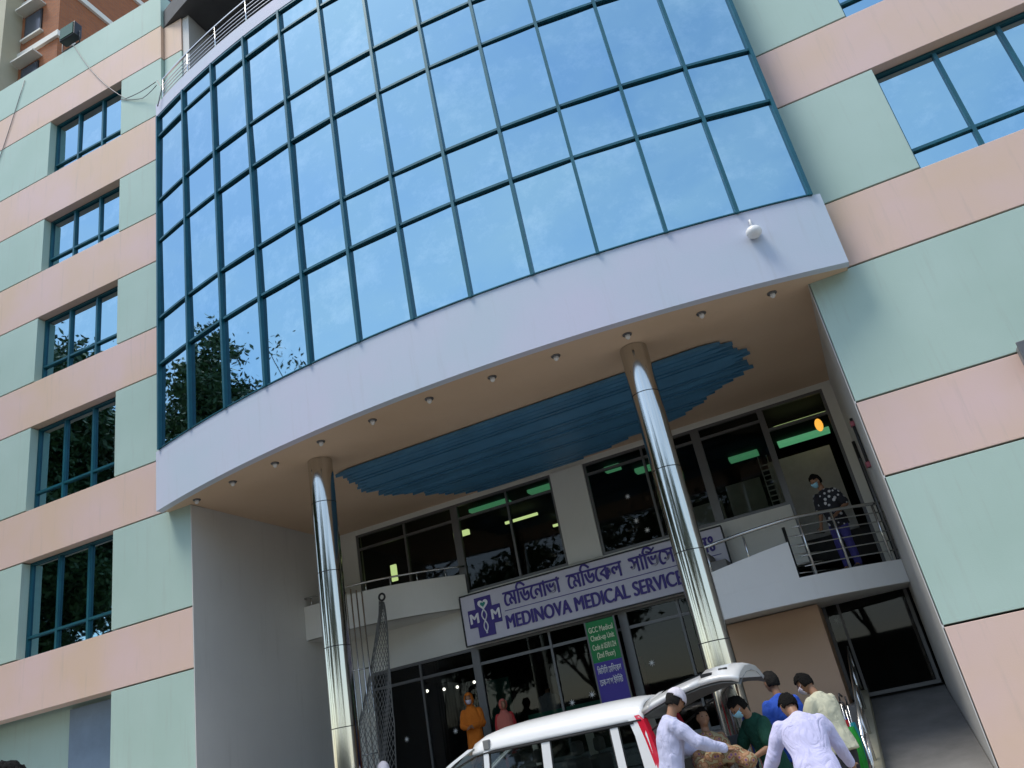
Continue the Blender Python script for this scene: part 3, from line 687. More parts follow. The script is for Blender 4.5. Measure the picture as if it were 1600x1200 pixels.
def tree(name, loc, H, crad, nclump, nleaf, lab, lsize=.22, crown0=.35, lm=None, seed=1):
    rng = np.random.RandomState(seed); e = empty(name, loc); tag(e, lab, 'tree', 'trees across the street')
    t = MB(); tips = []
    def grow(p, d, L, r, lv):
        pts = [p]; q = Vector(p); dd = Vector(d)
        for k in range(5):
            dd = (dd + Vector(rng.uniform(-.16, .16, 3).tolist()) + Vector((0, 0, .05))).normalized(); q = q + dd * L / 5; pts.append(q.copy())
        t.tube(pts, [r * (1 - .5 * k / 5) for k in range(6)], 7 if lv < 2 else 5, False)
        if lv == 3: tips.append(q.copy()); return
        for k in range(4 if lv else 6):
            a = rng.uniform(0, 2 * math.pi); s = pts[2 + int(rng.randint(0, 4))] if lv else pts[3 + int(rng.randint(0, 3))]
            nd = (dd * .75 + Vector((math.cos(a), math.sin(a), rng.uniform(-.1, .5))) * .85).normalized()
            grow(s, nd, L * rng.uniform(.5, .72), r * .42, lv + 1)
        tips.append(q.copy())
    grow(Vector((0, 0, 0)), Vector((0, 0, 1)), H * .55, H * .022, 0)
    t.build('trunk', M_bark, e, True)
    # clumps at branch tips plus extra clumps through the crown ellipsoid
    cl = [np.array(tuple(q)) for q in tips]
    c0 = np.array([0, 0, H * (crown0 + (1 - crown0) * .5)]); rv = np.array([crad, crad, H * (1 - crown0) * .5])
    cl = [q for q in cl if q[2] > H * crown0 * .8]
    while len(cl) < nclump:
        d = rng.normal(size=3); d /= np.linalg.norm(d); cl.append(c0 + d * rv * rng.uniform(.35, 1.0) ** .6 * rng.uniform(.75, 1.08))
    cl = np.array(cl[:max(nclump, 1)]); per = nleaf // len(cl)
    cen = np.repeat(cl, per, axis=0) + rng.normal(size=(per * len(cl), 3)) * np.array([.75, .75, .45]) * max(lsize, .2) * 3.0
    N = len(cen); u = rng.normal(size=(N, 3)); u /= np.linalg.norm(u, axis=1)[:, None]; w = rng.normal(size=(N, 3)); w -= u * (w * u).sum(1)[:, None]; w /= np.linalg.norm(w, axis=1)[:, None]
    s = lsize * rng.uniform(.6, 1.3, size=(N, 1))
    V = np.stack([cen - u * s, cen + w * s * .45, cen + u * s, cen - w * s * .45], 1).reshape(-1, 3)
    me = bpy.data.meshes.new('crown'); me.vertices.add(4 * N); me.vertices.foreach_set('co', V.ravel())
    me.loops.add(4 * N); me.loops.foreach_set('vertex_index', np.arange(4 * N, dtype=np.int32)); me.polygons.add(N)
    me.polygons.foreach_set('loop_start', np.arange(0, 4 * N, 4, dtype=np.int32)); me.update(calc_edges=True)
    me.materials.append(lm or M_leaf); link(bpy.data.objects.new('crown', me), e)
tree('rain_tree', (-31, -9, GZ), 20.5, 7.0, 520, 150000, 'dense tall dark tree mirrored in the lower left panes', lsize=.15, seed=3)
tree('rain_tree', (-43, -16, GZ), 22, 7.5, 360, 70000, 'broad dark tree behind the dense tall one across the street', lsize=.20, seed=5)
tree('thin_tree', (-22.0, -13, GZ), 18.0, 3.8, 150, 9000, 'sparse thin tree with open branches mirrored beside the dense one', lsize=.13, crown0=.45, lm=M_leaf2, seed=11)
tree('rain_tree', (-33, -24, GZ), 16, 5.5, 160, 16000, 'rounded lower tree further along the far pavement', lsize=.3, seed=8)


# ================================================================== VAN
M_vwhite = mat('van_paint', (.74, .74, .72), .28, var=.06, vscale=2, coat=.5)
M_rubber = mat('rubber', (.02, .02, .02), .7)
M_trim = mat('grey_trim', (.20, .20, .19), .6)
M_redlamp = mat('red_lens', (.55, .01, .03), .12, coat=.6)
VAN = empty('white_van', (-2.78, -1.22, GZ), R_(-4)); tag(VAN, 'white passenger van with its tailgate raised in front of the entrance', 'van')
def loft(name, secs, m, parent, close=False, smooth=True):
    n = len(secs[0]); v = [p for s_ in secs for p in s_]; f = []
    for i in range(len(secs) - 1):
        for j in range(n - 1 if not close else n): f.append((i * n + j, (i + 1) * n + j, (i + 1) * n + (j + 1) % n, i * n + (j + 1) % n))
    o = meshobj(name, v, f, m, parent, smooth); return o
def solid(o, t, off=1):
    s_ = o.modifiers.new('solid', 'SOLIDIFY'); s_.thickness = t; s_.offset = off; return o
# local +x is the rear, z up from the street
def half(z):       # half width at a height
    return float(np.interp(z, [.2, .35, .7, 1.0, 1.56, 1.66, 1.76, 1.83], [.76, .80, .815, .80, .715, .68, .60, .38]))
def topz(x): return float(np.interp(x, [-3.97, -3.85, -3.55, -3.4, 0.0, .12], [.62, .86, 1.0, 1.04, 1.04, 1.04]))
secs = []
for x in (-3.97, -3.93, -3.8, -3.5, -3.3, -2.6, -1.8, -1.0, -.3, .02, .12, .15):
    k = .86 if x == -3.97 else (.94 if x == -3.93 else (.985 if x in (-3.8, .15) else 1.0)); t = topz(x)
    zs = [.22, .34, .6, .85 * t / 1.04, t]; half_pts = [(x, -half(z) * k, z) for z in zs]
    secs.append(half_pts + [(x, -.5 * k, t + .03 * (x < -3.3)), (x, .5 * k, t + .03 * (x < -3.3))] + [(x, half(z) * k, z) for z in reversed(zs)])
body = loft('body', secs, M_vwhite, VAN, True)
n = len(secs[0]); bmv = body.data
cap1 = meshobj('front_panel', secs[0], [tuple(range(n))], M_vwhite, VAN); cap2 = meshobj('rear_panel', [p for p in secs[-1] if p[2] < .7], [tuple(range(len([p for p in secs[-1] if p[2] < .7])))], M_vwhite, VAN)
# roof shell
rs = []
for x, dz, kk in ((-2.34, -.115, .985), (-2.22, -.062, .99), (-2.05, -.03, 1), (-1.7, -.008, 1), (-1.2, 0, 1), (-.6, 0, 1), (-.2, -.01, .995), (-.02, -.03, .99), (.03, -.06, .98)):
    row = []
    for (y, z) in ((-.715, 1.56), (-.700, 1.61), (-.675, 1.68), (-.61, 1.755), (-.48, 1.81), (-.25, 1.845), (0, 1.855), (.25, 1.845), (.48, 1.81), (.61, 1.755), (.675, 1.68), (.70, 1.61), (.715, 1.56)):
        row.append((x, y * kk, 1.56 + (z - 1.56) * (1 + dz / .3)))
    rs.append(row)
solid(loft('roof', rs, M_vwhite, VAN), .03, -1)
# roof drip rail, rail clip at the front end
for sy in (-1, 1):
    tube('drip_rail', [(-2.6, sy * .735, 1.44), (-2.3, sy * .722, 1.535), (-2.0, sy * .72, 1.562), (0.0, sy * .72, 1.562)], .009, M_rubber, VAN, 6)
    box('roof_rail_mount', -2.16, -2.07, sy * .69 - .03, sy * .69 + .03, 1.585, 1.70, M_trim, VAN, .01)
# pillars
def pillar(pts, w, d, m=M_vwhite, nm='pillar'):
    """flat pillar following points on the near side, mirrored"""
    for sy in (-1, 1):
        v, f = [], []
        for (x, z) in pts:
            y = half(z)
            for (dx, dy) in ((-w / 2, .004), (w / 2, .004), (w / 2, -d), (-w / 2, -d)): v.append((x + dx, sy * (y + dy), z))
        for i in range(len(pts) - 1):
            for j in range(4): f.append((i * 4 + j, i * 4 + (j + 1) % 4, i * 4 + 4 + (j + 1) % 4, i * 4 + 4 + j))
        meshobj(nm, v, f, m, VAN)
pillar([(-3.45, 1.02), (-3.05, 1.28), (-2.65, 1.50), (-2.36, 1.63)], .09, .06)
pillar([(-2.14, 1.02), (-2.13, 1.57)], .075, .05); pillar([(-1.28, 1.02), (-1.28, 1.57)], .115, .05); pillar([(-.32, 1.02), (-.36, 1.57)], .10, .05)
pillar([(.02, 1.02), (-.03, 1.40), (-.09, 1.60)], .15, .09)
# sealing strip along the belt and above the windows
for sy in (-1, 1):
    tube('belt_seal', [(-3.35, sy * .802, 1.035), (0, sy * .802, 1.035)], .012, M_rubber, VAN, 6)
    tube('window_seal', [(-2.1, sy * .722, 1.545), (-.1, sy * .722, 1.545)], .012, M_rubber, VAN, 6)
# side glass
def sideglass(x0, x1, x0t, x1t, sy):
    z0, z1 = 1.03, 1.56
    g = meshobj('window', [(x0, sy * (half(z0) - .02), z0), (x1, sy * (half(z0) - .02), z0), (x1t, sy * (half(z1) - .02), z1), (x0t, sy * (half(z1) - .02), z1)], [(0, 1, 2, 3)], M_carglass, VAN)
    tube('window_seal', [(x0t, sy * (half(z1) - .012), z1 - .01), (x0, sy * (half(z0) - .012), z0), ], .011, M_rubber, g, 6)
    tube('window_seal', [(x1t, sy * (half(z1) - .012), z1 - .01), (x1, sy * (half(z0) - .012), z0), ], .011, M_rubber, g, 6)
for sy in (-1, 1):
    for a in ((-3.38, -2.18, -2.5, -2.17), (-2.10, -1.34, -2.09, -1.34), (-1.22, -.38, -1.22, -.42), (-.27, -.06, -.31, -.12)): sideglass(*a, sy)
meshobj('windscreen', [(-3.47, -.72, 1.04), (-3.47, .72, 1.04), (-2.35, .62, 1.65), (-2.35, -.62, 1.65)], [(0, 1, 2, 3)], M_carglass, VAN)
# tail lamps, lights, bumper, doors, wheels
for sy in (-1, 1):
    v, f = [], []
    for (x, z) in ((-.06, 1.62), (-.03, 1.56), (.03, 1.35), (.09, 1.08), (.13, .85), (.14, .78)):
        y = half(z) - .02; k = .6 if z in (1.62, .78) else 1
        v += [(x - .02, sy * (y + .026), z), (x + .06 * k, sy * (y + .02), z), (x + .085 * k, sy * (y - .06), z), (x - .02, sy * (y - .09), z)]
    for i in range(5):
        for j in range(4): f.append((i * 4 + j, i * 4 + (j + 1) % 4, i * 4 + 4 + (j + 1) % 4, i * 4 + 4 + j))
    f += [(0, 1, 2, 3), (20, 23, 22, 21)]
    meshobj('tail_lamp', v, f, M_redlamp, VAN)
    MB().ball((-3.9, sy * .58, .75), (.09, .17, .11), 16, 10).build('headlight', M_white, VAN, True)
    tube('door_seam', [(-2.14, sy * .812, 1.0), (-2.14, sy * .822, .7), (-2.14, sy * .81, .36)], .005, M_rubber, VAN, 4); tube('door_seam', [(-1.28, sy * .812, 1.0), (-1.28, sy * .822, .7), (-1.28, sy * .81, .36)], .005, M_rubber, VAN, 4)
    tube('door_handle', [(-1.5, sy * .83, .9), (-1.36, sy * .83, .9)], .015, M_trim, VAN)
    MB().ball((-2.75, sy * .93, 1.08), (.06, .10, .08), 12, 8).build('side_mirror', M_vwhite, VAN, True)
    for x in (-3.2, -.75):
        w = MB().tube([(x, sy * .64, .30), (x, sy * .83, .30)], .30, 28).build('wheel', M_rubber, VAN)
        MB().tube([(x, sy * .825, .30), (x, sy * .836, .30)], .19, 24).build('rim', M_rail, w)
box('bumper', .10, .24, -.78, .78, .30, .55, M_trim, VAN, .03); box('bumper', -4.06, -3.92, -.70, .70, .25, .45, M_trim, VAN, .03)
# cabin floor and seats
box('cabin_floor', -3.2, .05, -.70, .70, .42, .50, M_trim, VAN)
M_seat = mat('seat_cloth', (.12, .12, .13), .85, var=.2, vscale=8)
for x in (-2.2, -1.3):
    for y in (-.36, .36):
        st = box('seat', x - .25, x + .25, y - .26, y + .26, .55, .80, M_seat, VAN, .06); box('backrest', x + .18, x + .33, y - .25, y + .25, .80, 1.28, M_seat, st, .05); box('headrest', x + .22, x + .32, y - .12, y + .12, 1.31, 1.48, M_seat, st, .04)
# raised tailgate
prof = [(0.02, 1.80), (.15, 1.845), (.35, 1.90), (.60, 1.945), (.78, 1.975), (.92, 1.985), (1.04, 1.985), (1.16, 1.965), (1.25, 1.93)]
def gate_grid(i0, i1, yk=1.0, lift=0.0):
    g = []
    for (x, z) in prof[i0:i1 + 1]:
        row = []
        for y in (-.70, -.66, -.52, -.28, 0, .28, .52, .66, .70):
            row.append((x + .02 * (1 - abs(y) / .7), y * yk, z + lift - .15 * abs(y / .70) ** 2.4))
        g.append(row)
    return g
tg = solid(loft('tailgate', gate_grid(4, 8), M_vwhite, VAN), .05, -1)
fr = gate_grid(0, 4); solid(loft('gate_frame', [[r[k] for k in (0, 1, 2)] for r in fr], M_vwhite, tg), .05, -1); solid(loft('gate_frame', [[r[k] for k in (6, 7, 8)] for r in fr], M_vwhite, tg), .05, -1)
solid(loft('gate_frame', gate_grid(0, 1)[0:2], M_vwhite, tg), .04, -1)
loft('rear_window', [[r[k] for k in (1, 2, 3, 4, 5, 6, 7)] for r in gate_grid(1, 4, .97, -.012)], mat('dark_glass', (.01, .012, .012), .06, coat=.5), tg)
meshobj('gate_lip', gate_grid(8, 8)[0], [tuple(range(9))], M_vwhite, tg)
loft('gate_lining', gate_grid(0, 8, .96, -.07), M_trim, tg)
box('plate_recess', .80, .93, -.62, -.36, 1.84, 1.905, M_black, tg).rotation_euler = (0, 0, 0)
tube('gate_handle', [(1.0, -.50, 1.915), (1.10, -.50, 1.912)], .018, M_black, tg)
for sy in (-1, 1): tube('gas_strut', [(-.02, sy * .66, 1.38), (.55, sy * .66, 1.64)], .013, M_darkmetal, tg)

# ================================================================== PEOPLE
def cloth(name, c, var=.25, vs=9, bump=.5, bs=11):
    new = name not in MATS
    m = cloth0(name, c, var, vs, 0, bs)
    if new:
        n_, l = m.node_tree.nodes, m.node_tree.links
        t = n_.new('ShaderNodeTexCoord'); p = n_.new('ShaderNodeMapping'); p.inputs['Scale'].default_value = (1, 1, .6); p.inputs['Rotation'].default_value = (.5, .7, 0)
        l.new(t.outputs['Object'], p.inputs['Vector'])
        x = n_.new('ShaderNodeTexNoise'); x.inputs['Scale'].default_value = 6.5; x.inputs['Detail'].default_value = 3; x.inputs['Distortion'].default_value = 1.2
        l.new(p.outputs[0], x.inputs['Vector'])
        a = n_.new('ShaderNodeMath'); a.operation = 'SUBTRACT'; a.inputs[1].default_value = .5; l.new(x.outputs['Fac'], a.inputs[0])
        b = n_.new('ShaderNodeMath'); b.operation = 'ABSOLUTE'; l.new(a.outputs[0], b.inputs[0])
        bp = n_.new('ShaderNodeBump'); bp.inputs['Strength'].default_value = .65; bp.inputs['Distance'].default_value = .065
        l.new(b.outputs[0], bp.inputs['Height']); l.new(bp.outputs[0], n_['Principled BSDF'].inputs['Normal'])
    return m
def cloth0(name, c, var, vs, bump, bs): return mat(name, c, .85, var=var * .6, vscale=vs, bump=min(1, bump * 1.4), bscale=bs, spec=.2, stretch=(1, 1, .45))
M_skin = mat('skin', (.30, .155, .085), .55, var=.12, vscale=12)
M_hair = mat('black_hair', (.007, .006, .005), .75, var=.5, vscale=60, bump=.9, bscale=90, spec=.15)
M_greyhair = mat('dark_grey_hair', (.022, .020, .018), .75, var=.5, vscale=60, bump=.9, bscale=90, spec=.15)
M_mask = mat('face_mask', (.28, .55, .68), .8); M_maskw = mat('white_mask', (.62, .58, .68), .8)
M_eye = mat('eye_dark', (.02, .015, .01), .2)
M_shoe = mat('shoe', (.02, .018, .016), .5)
def fuse(o, vox, sm=6):
    r = o.modifiers.new('remesh', 'REMESH'); r.mode = 'VOXEL'; r.voxel_size = vox; r.use_smooth_shade = True
    s_ = o.modifiers.new('smooth', 'SMOOTH'); s_.factor = .5; s_.iterations = sm
    return o
def person(label, loc, yaw, H=1.70, lean=0, hp=(0, 0), arms=None, shirt=None, trousers=None, sleeve='long', hair=M_hair, mask=None, cap=None, scarf=None, tunic=0.0, legs=None, skin=M_skin, group=None, collar=True, vox=.013, name='person', side=0, wide=1.0):
    """joints in metres for a 1.70 m adult facing -Y, scaled to H; lean bends the trunk forward at the hip, side bends it to the figure's left"""
    k = H / 1.70
    e = empty(name, loc, R_(yaw)); tag(e, label, 'person', group)
    Rl = Matrix.Rotation(R_(lean), 3, 'X') @ Matrix.Rotation(R_(side), 3, 'Y')
    hip = Vector((0, 0, .90)); T = lambda x, y, z: hip + Rl @ Vector((x * wide, y, z))
    neck = T(0, 0, .56); chest = T(0, -.01, .34); waist = T(0, 0, .12)
    Rh = Rl @ Matrix.Rotation(R_(hp[1]), 3, 'Z') @ Matrix.Rotation(R_(hp[0]), 3, 'X')
    hc = neck + Rl @ Vector((0, -.015, .06)) + Rh @ Vector((0, -.03, .125))
    Hd = lambda x, y, z: hc + Rh @ Vector((x, y, z))
    sc = lambda p: Vector(p) * k
    arms = arms or {}
    A = {}
    for sd, s_ in (('R', -1), ('L', 1)):
        sh = T(s_ * .175, 0, .455); el, wr = arms.get(sd, ((s_ * .05, .03, -.28), (s_ * .05, -.06, -.53)))
        A[sd] = (sh, sh + Vector(el), sh + Vector(wr))
    lg = legs or {'R': ((-.10, -.02, .48), (-.11, .02, .08)), 'L': ((.10, -.02, .48), (.11, .02, .08))}
    # ---- body (one fused surface)
    b = MB()
    def limb(p, q, r1, r2, mb): mb.tube([sc(p), sc(p.lerp(q, .33)), sc(p.lerp(q, .7)), sc(q)], [r1 * k, (r1 * 1.06 + (r2 - r1) * .3) * k, (r1 + (r2 - r1) * .75) * k, r2 * k], 12); mb.ball(sc(p), r1 * k); mb.ball(sc(q), r2 * k)
    b.tube([sc(T(0, 0, -.06)), sc(waist), sc(chest), sc(T(0, 0, .47))], [.085 * k, .075 * k, .085 * k, .07 * k], 14)
    limb(T(0, 0, .46), hc + Rh @ Vector((0, .02, -.06)), .055, .052, b)
    b.ball(sc(hc), (.078 * k, .096 * k, .115 * k), 20, 14, Rh); b.ball(sc(Hd(0, -.030, -.062)), (.056 * k, .058 * k, .055 * k), 14, 10, Rh)     # skull, jaw
    b.ball(sc(Hd(0, -.098, -.018)), (.013 * k, .020 * k, .026 * k), 8, 8, Rh); b.ball(sc(Hd(0, -.088, -.066)), (.024 * k, .010 * k, .009 * k), 8, 6, Rh)
    for s_ in (-1, 1): b.ball(sc(Hd(s_ * .080, .006, -.012)), (.012 * k, .022 * k, .032 * k), 8, 8, Rh)
    for sd, s_ in (('R', -1), ('L', 1)):
        sh, el, wr = A[sd]
        limb(sh, el, .046, .040, b); limb(el, wr, .040, .027, b)
        d = (wr - el).normalized(); side_v = d.cross(Vector((0, -1, .2))).normalized(); up = side_v.cross(d).normalized()
        pm = wr + d * .05; rot = Matrix((side_v, up, d)).transposed()
        b.ball(sc(pm), (.040 * k, .019 * k, .055 * k), 12, 8, rot)
        for q, (ox, ln) in enumerate(((-.030, .070), (-.010, .080), (.010, .075), (.029, .060))):
            a0 = wr + d * .085 + side_v * ox; a1 = a0 + d * ln * .5 + up * .006; a2 = a1 + d * ln * .4 + up * .022
            b.tube([sc(a0 - d * .02), sc(a0), sc(a1), sc(a2)], [.0105 * k, .0105 * k, .0095 * k, .008 * k], 7)
        th = wr + d * .03 + side_v * (-.038 * s_); t1 = th + (d * .6 - side_v * s_ * .55 + up * .3).normalized() * .05; b.tube([sc(wr + d * .02), sc(th), sc(t1), sc(t1 + d * .022 + up * .01)], [.014 * k, .013 * k, .011 * k, .009 * k], 7)
        kn, an = (Vector(p) for p in lg[sd]); hj = Vector((s_ * .09, 0, .86))
        limb(hj, kn, .068, .050, b); limb(kn, an, .05, .036, b); limb(an, an + Vector((0, -.13, -.045)), .038, .026, b)
    fuse(b.build('body', skin, e, True), .0105, 3)
    # eyes
    for s_ in (-1, 1): MB().ball(sc(Hd(s_ * .032, -.083, .010)), (.011 * k, .009 * k, .007 * k), 8, 6, Rh).build('eye', M_eye, e, True)
    # ---- shirt
    if shirt:
        c = MB(); w = wide
        rings = [(-.13 - tunic, .190 * w, .150), (.0, .182 * w, .140), (.12, .172 * w, .130), (.30, .190 * w, .140), (.42, .200 * w, .132), (.50, .165 * w, .100), (.55, .085, .075)]
        vs, fs = [], []; n_ = 20
        for (z, rx, ry) in rings:
            for q in range(n_):
                a = 2 * math.pi * q / n_; wv = 1 + .03 * math.sin(a * 5 + z * 9)
                p = T(rx / w * math.cos(a) * wv, ry * math.sin(a) * wv, z) if z > -.15 else hip + Vector((rx * math.cos(a) * wv * 1.05, ry * math.sin(a) * wv * 1.15, z))
                vs.append(sc(p))
        for i in range(len(rings) - 1):
            for q in range(n_): fs.append((i * n_ + q, i * n_ + (q + 1) % n_, (i + 1) * n_ + (q + 1) % n_, (i + 1) * n_ + q))
        fs.append(tuple(range(n_))[::-1]); fs.append(tuple(range((len(rings) - 1) * n_, len(rings) * n_)))
        c.add(vs, fs)
        for sd, s_ in (('R', -1), ('L', 1)):
            sh, el, wr = A[sd]
            if sleeve == 'long': limb(sh, el, .076, .068, c); limb(el, el.lerp(wr, .95), .068, .050, c)
            elif sleeve == 'none': c.ball(sc(sh), .06 * k)
            else: limb(sh, sh.lerp(el, .8), .076, .076, c)
        if collar: c.ball(sc(T(0, .01, .548)), (.070 * k, .070 * k, .028 * k), 14, 8, Rl)
        so = fuse(c.build('shirt', shirt, e, True), vox, 4)
        dn = bpy.data.textures.get('wrinkles') or bpy.data.textures.new('wrinkles', 'CLOUDS'); dn.noise_scale = .16; dn.noise_depth = 1
        ds = so.modifiers.new('folds', 'DISPLACE'); ds.texture = dn; ds.strength = .030; ds.mid_level = .35; ds.texture_coords = 'LOCAL'
    # ---- trousers
    c = MB(); c.ball(sc(hip + Vector((0, 0, -.02))), (.155 * k * wide, .118 * k, .12 * k), 16, 10)
    for sd, s_ in (('R', -1), ('L', 1)):
        kn, an = (Vector(p) for p in lg[sd]); hj = Vector((s_ * .085, 0, .86)); limb(hj, kn, .098, .072, c); limb(kn, an + Vector((0, 0, .02)), .070, .064, c)
    fuse(c.build('trousers', trousers or cloth('dark_trousers', (.04, .04, .045)), e, True), vox, 4)
    for sd in 'RL':
        an = Vector(lg[sd][1]); m_ = MB(); m_.ball(sc(an + Vector((0, -.055, -.045))), (.046 * k, .13 * k, .036 * k), 14, 8); m_.box(*[q * k for q in (an.x - .04, an.x + .04, an.y - .17, an.y + .06, an.z - .08, an.z - .05)]); m_.build('shoe', M_shoe, e, True)
    # ---- hair / cap / scarf / mask (shells that follow the skull)
    def shell(nm, m, keep, s3, off=(0, 0, 0), th=.008, nu=40, nv=28, rough=0.0):
        vs, fs = [], []
        for j in range(nv + 1):
            t = math.pi * j / nv
            for i in range(nu):
                a = 2 * math.pi * i / nu; d = Vector((math.sin(t) * math.cos(a), math.sin(t) * math.sin(a), math.cos(t)))
                rr = 1 + rough * (mnoise.noise(d * 4 + Vector((loc[0], loc[1], 0))) * .6 + mnoise.noise(d * 13) * .5)
                vs.append((d, sc(Hd(off[0] + d.x * s3[0] * rr, off[1] + d.y * s3[1] * rr, off[2] + d.z * s3[2] * rr))))
        for j in range(nv):
            for i in range(nu):
                q = (j * nu + i, (j + 1) * nu + i, (j + 1) * nu + (i + 1) % nu, j * nu + (i + 1) % nu)
                if keep(sum((vs[x][0] for x in q), Vector()) / 4): fs.append(q)
        o = meshobj(nm, [p for _, p in vs], fs, m, e, True)
        bm_ = bmesh.new(); bm_.from_mesh(o.data); bmesh.ops.delete(bm_, geom=[x for x in bm_.verts if not x.link_faces], context='VERTS'); bm_.to_mesh(o.data); bm_.free()
        for p in o.data.polygons: p.use_smooth = True
        return solid(o, th * k, 1)
    if hair and not scarf: shell('hair', hair, lambda d: d.z > .35 + .1 * mnoise.noise(d * 8) and not (d.y < -.62 and d.z < .55) or (d.y > -.02 and d.z > -.50 - .18 * d.y + .12 * mnoise.noise(d * 9)), (.083, .101, .121), (0, .004, .004), .012, rough=.16)
    if cap: shell('cap', cap, lambda d: d.z > .08 + .12 * d.y, (.098, .115, .134), (0, .002, .006), .006)
    if mask:
        shell('face_mask', mask, lambda d: d.y < -.35 and -.85 < d.z < -.02, (.076, .108, .112), (0, -.012, -.008), .004)
        for s_ in (-1, 1): tube('mask_strap', [sc(Hd(s_ * .070, -.062, -.02)), sc(Hd(s_ * .088, .012, .0))], .0025 * k, mask, e, 5)
    if scarf:
        shell('headscarf', scarf, lambda d: not (d.y < -.52 and abs(d.x) < .68 and -.75 < d.z < .62), (.103, .122, .142), (0, .008, -.004), .010, rough=.05)
        vs, fs = [], []; n_ = 28
        for (z, rx, ry) in ((.60, .075, .080), (.53, .11, .11), (.46, .20, .14), (.34, .225, .155), (.20, .235, .165), (.10, .245, .172)):
            for q in range(n_):
                a = 2 * math.pi * q / n_; wv = 1 + .05 * math.sin(a * 7 + z * 6) * (z < .5); vs.append(sc(T(rx * math.cos(a) * wv, ry * math.sin(a) * wv, z)))
        for i in range(5):
            for q in range(n_): fs.append((i * n_ + q, (i + 1) * n_ + q, (i + 1) * n_ + (q + 1) % n_, i * n_ + (q + 1) % n_))
        solid(meshobj('shawl', vs, fs, scarf, e, True), .008)
    return e

def dotted():
    m = bpy.data.materials.new('dotted_shirt'); m.use_nodes = True; n_, l = m.node_tree.nodes, m.node_tree.links; b = n_['Principled BSDF']; b.inputs['Roughness'].default_value = .8
    t = n_.new('ShaderNodeTexCoord'); v = n_.new('ShaderNodeTexVoronoi'); v.inputs['Scale'].default_value = 11; l.new(t.outputs['Object'], v.inputs['Vector'])
    r = n_.new('ShaderNodeMath'); r.operation = 'LESS_THAN'; r.inputs[1].default_value = .30; l.new(v.outputs['Distance'], r.inputs[0])
    c = n_.new('ShaderNodeMix'); c.data_type = 'RGBA'; c.inputs[6].default_value = (.012, .012, .018, 1); c.inputs[7].default_value = (.55, .55, .55, 1); l.new(r.outputs[0], c.inputs[0]); l.new(c.outputs[2], b.inputs['Base Color']); return m
person('man in a black white-dotted shirt and blue jeans at the landing rail', (-.02, 3.40, 3.40), -32, 1.70, 9, (16, -20), {'L': ((.12, .06, -.26), (.02, -.20, -.42)), 'R': ((-.06, .03, -.28), (-.05, -.10, -.50))}, dotted(), cloth('blue_jeans', (.06, .055, .22)), 'short', mask=M_mask)
ORG = cloth('orange_cloth', (.62, .17, .02), .3, 6)
person('woman in an orange headscarf and robe with a white mask by the shopfront', (-7.92, 3.95, 1.36), 15, 1.50, 3, (6, 0), {'L': ((.06, .0, -.26), (-.12, -.20, -.30)), 'R': ((-.06, .0, -.26), (.08, -.20, -.32))}, ORG, ORG, 'long', mask=M_maskw, scarf=ORG, tunic=.5)
REDC = cloth('red_cloth', (.50, .05, .05), .3, 7)
person('small figure in a red headscarf standing beside the orange robed woman', (-7.28, 4.1, 1.36), 25, 1.26, 4, (0, 20), None, REDC, REDC, 'long', scarf=cloth('coral_cloth', (.55, .16, .12)), tunic=.3)
person('dim figure in a grey shirt inside the ground floor glass', (-7.1, 6.2, 1.36), 180, 1.58, 0, (0, 0), None, cloth('grey_shirt', (.30, .30, .30)), None, 'long')
person('man in white cap and pale lavender tunic reaching in at the van rear', (-2.57, -2.10, GZ), 118, 1.80, 12, (22, 18), {'R': ((-.10, -.20, -.20), (-.06, -.46, -.30)), 'L': ((.06, -.14, -.24), (.02, -.40, -.30))}, cloth('pale_lavender', (.55, .56, .74), .2, 8, .7), cloth('pale_trousers', (.55, .55, .66)), 'long', hair=M_greyhair, cap=cloth('white_cap', (.70, .66, .72)), tunic=.32)
person('man in a dark green shirt and pale blue mask bending over the patient', (-1.53, -1.45, GZ), -48, 1.62, 16, (26, -12), {'L': ((.10, -.06, -.26), (-.06, -.28, -.36)), 'R': ((-.10, -.10, -.25), (.02, -.32, -.34))}, cloth('dark_green', (.010, .055, .035)), None, 'short', mask=M_mask)
person('man in a bright blue shirt standing behind the raised tailgate', (-1.41, -.28, GZ + .04), 205, 1.74, 3, (12, 30), {'R': ((-.05, .02, -.28), (-.02, -.14, -.48)), 'L': ((.05, .02, -.28), (.06, -.10, -.50))}, cloth('bright_blue', (.035, .10, .50), .3, 8), cloth('grey_trousers', (.12, .12, .13)), 'short', tunic=.06, hair=M_greyhair)
person('man in a cream shirt leaning left behind the lavender shirted man', (-.82, -.75, GZ), 235, 1.72, 13, (24, 14), {'L': ((.08, -.10, -.26), (.02, -.36, -.30)), 'R': ((-.04, -.02, -.28), (-.02, -.24, -.44))}, cloth('cream_cloth', (.58, .57, .42), .22, 8, .7), None, 'long', mask=M_maskw, tunic=.0, wide=1.0)
person('man in a pale lavender shirt seen from behind with both arms spread', (-.90, -3.35, GZ), 196, 1.60, 30, (18, 22), {'R': ((-.12, -.06, -.25), (-.20, -.20, -.44)), 'L': ((.15, -.05, -.24), (.26, -.16, -.43))}, cloth('lavender_shirt', (.60, .58, .80), .16, 8, .8), None, 'long', wide=1.15)
person('passer-by with white cap behind the front of the van', (-7.92, .45, GZ + .05), 30, 1.64, 0, (10, 20), None, cloth('white_shirt', (.6, .6, .62)), None, 'long', cap=cloth('white_cap', (.70, .66, .72)))
person('dark haired passer-by whose head just shows in the bottom left corner', (-3.72, -9.25, GZ), 200, 1.765, 0, (0, 0), None, cloth('plain_grey', (.2, .2, .22)), None, 'long')

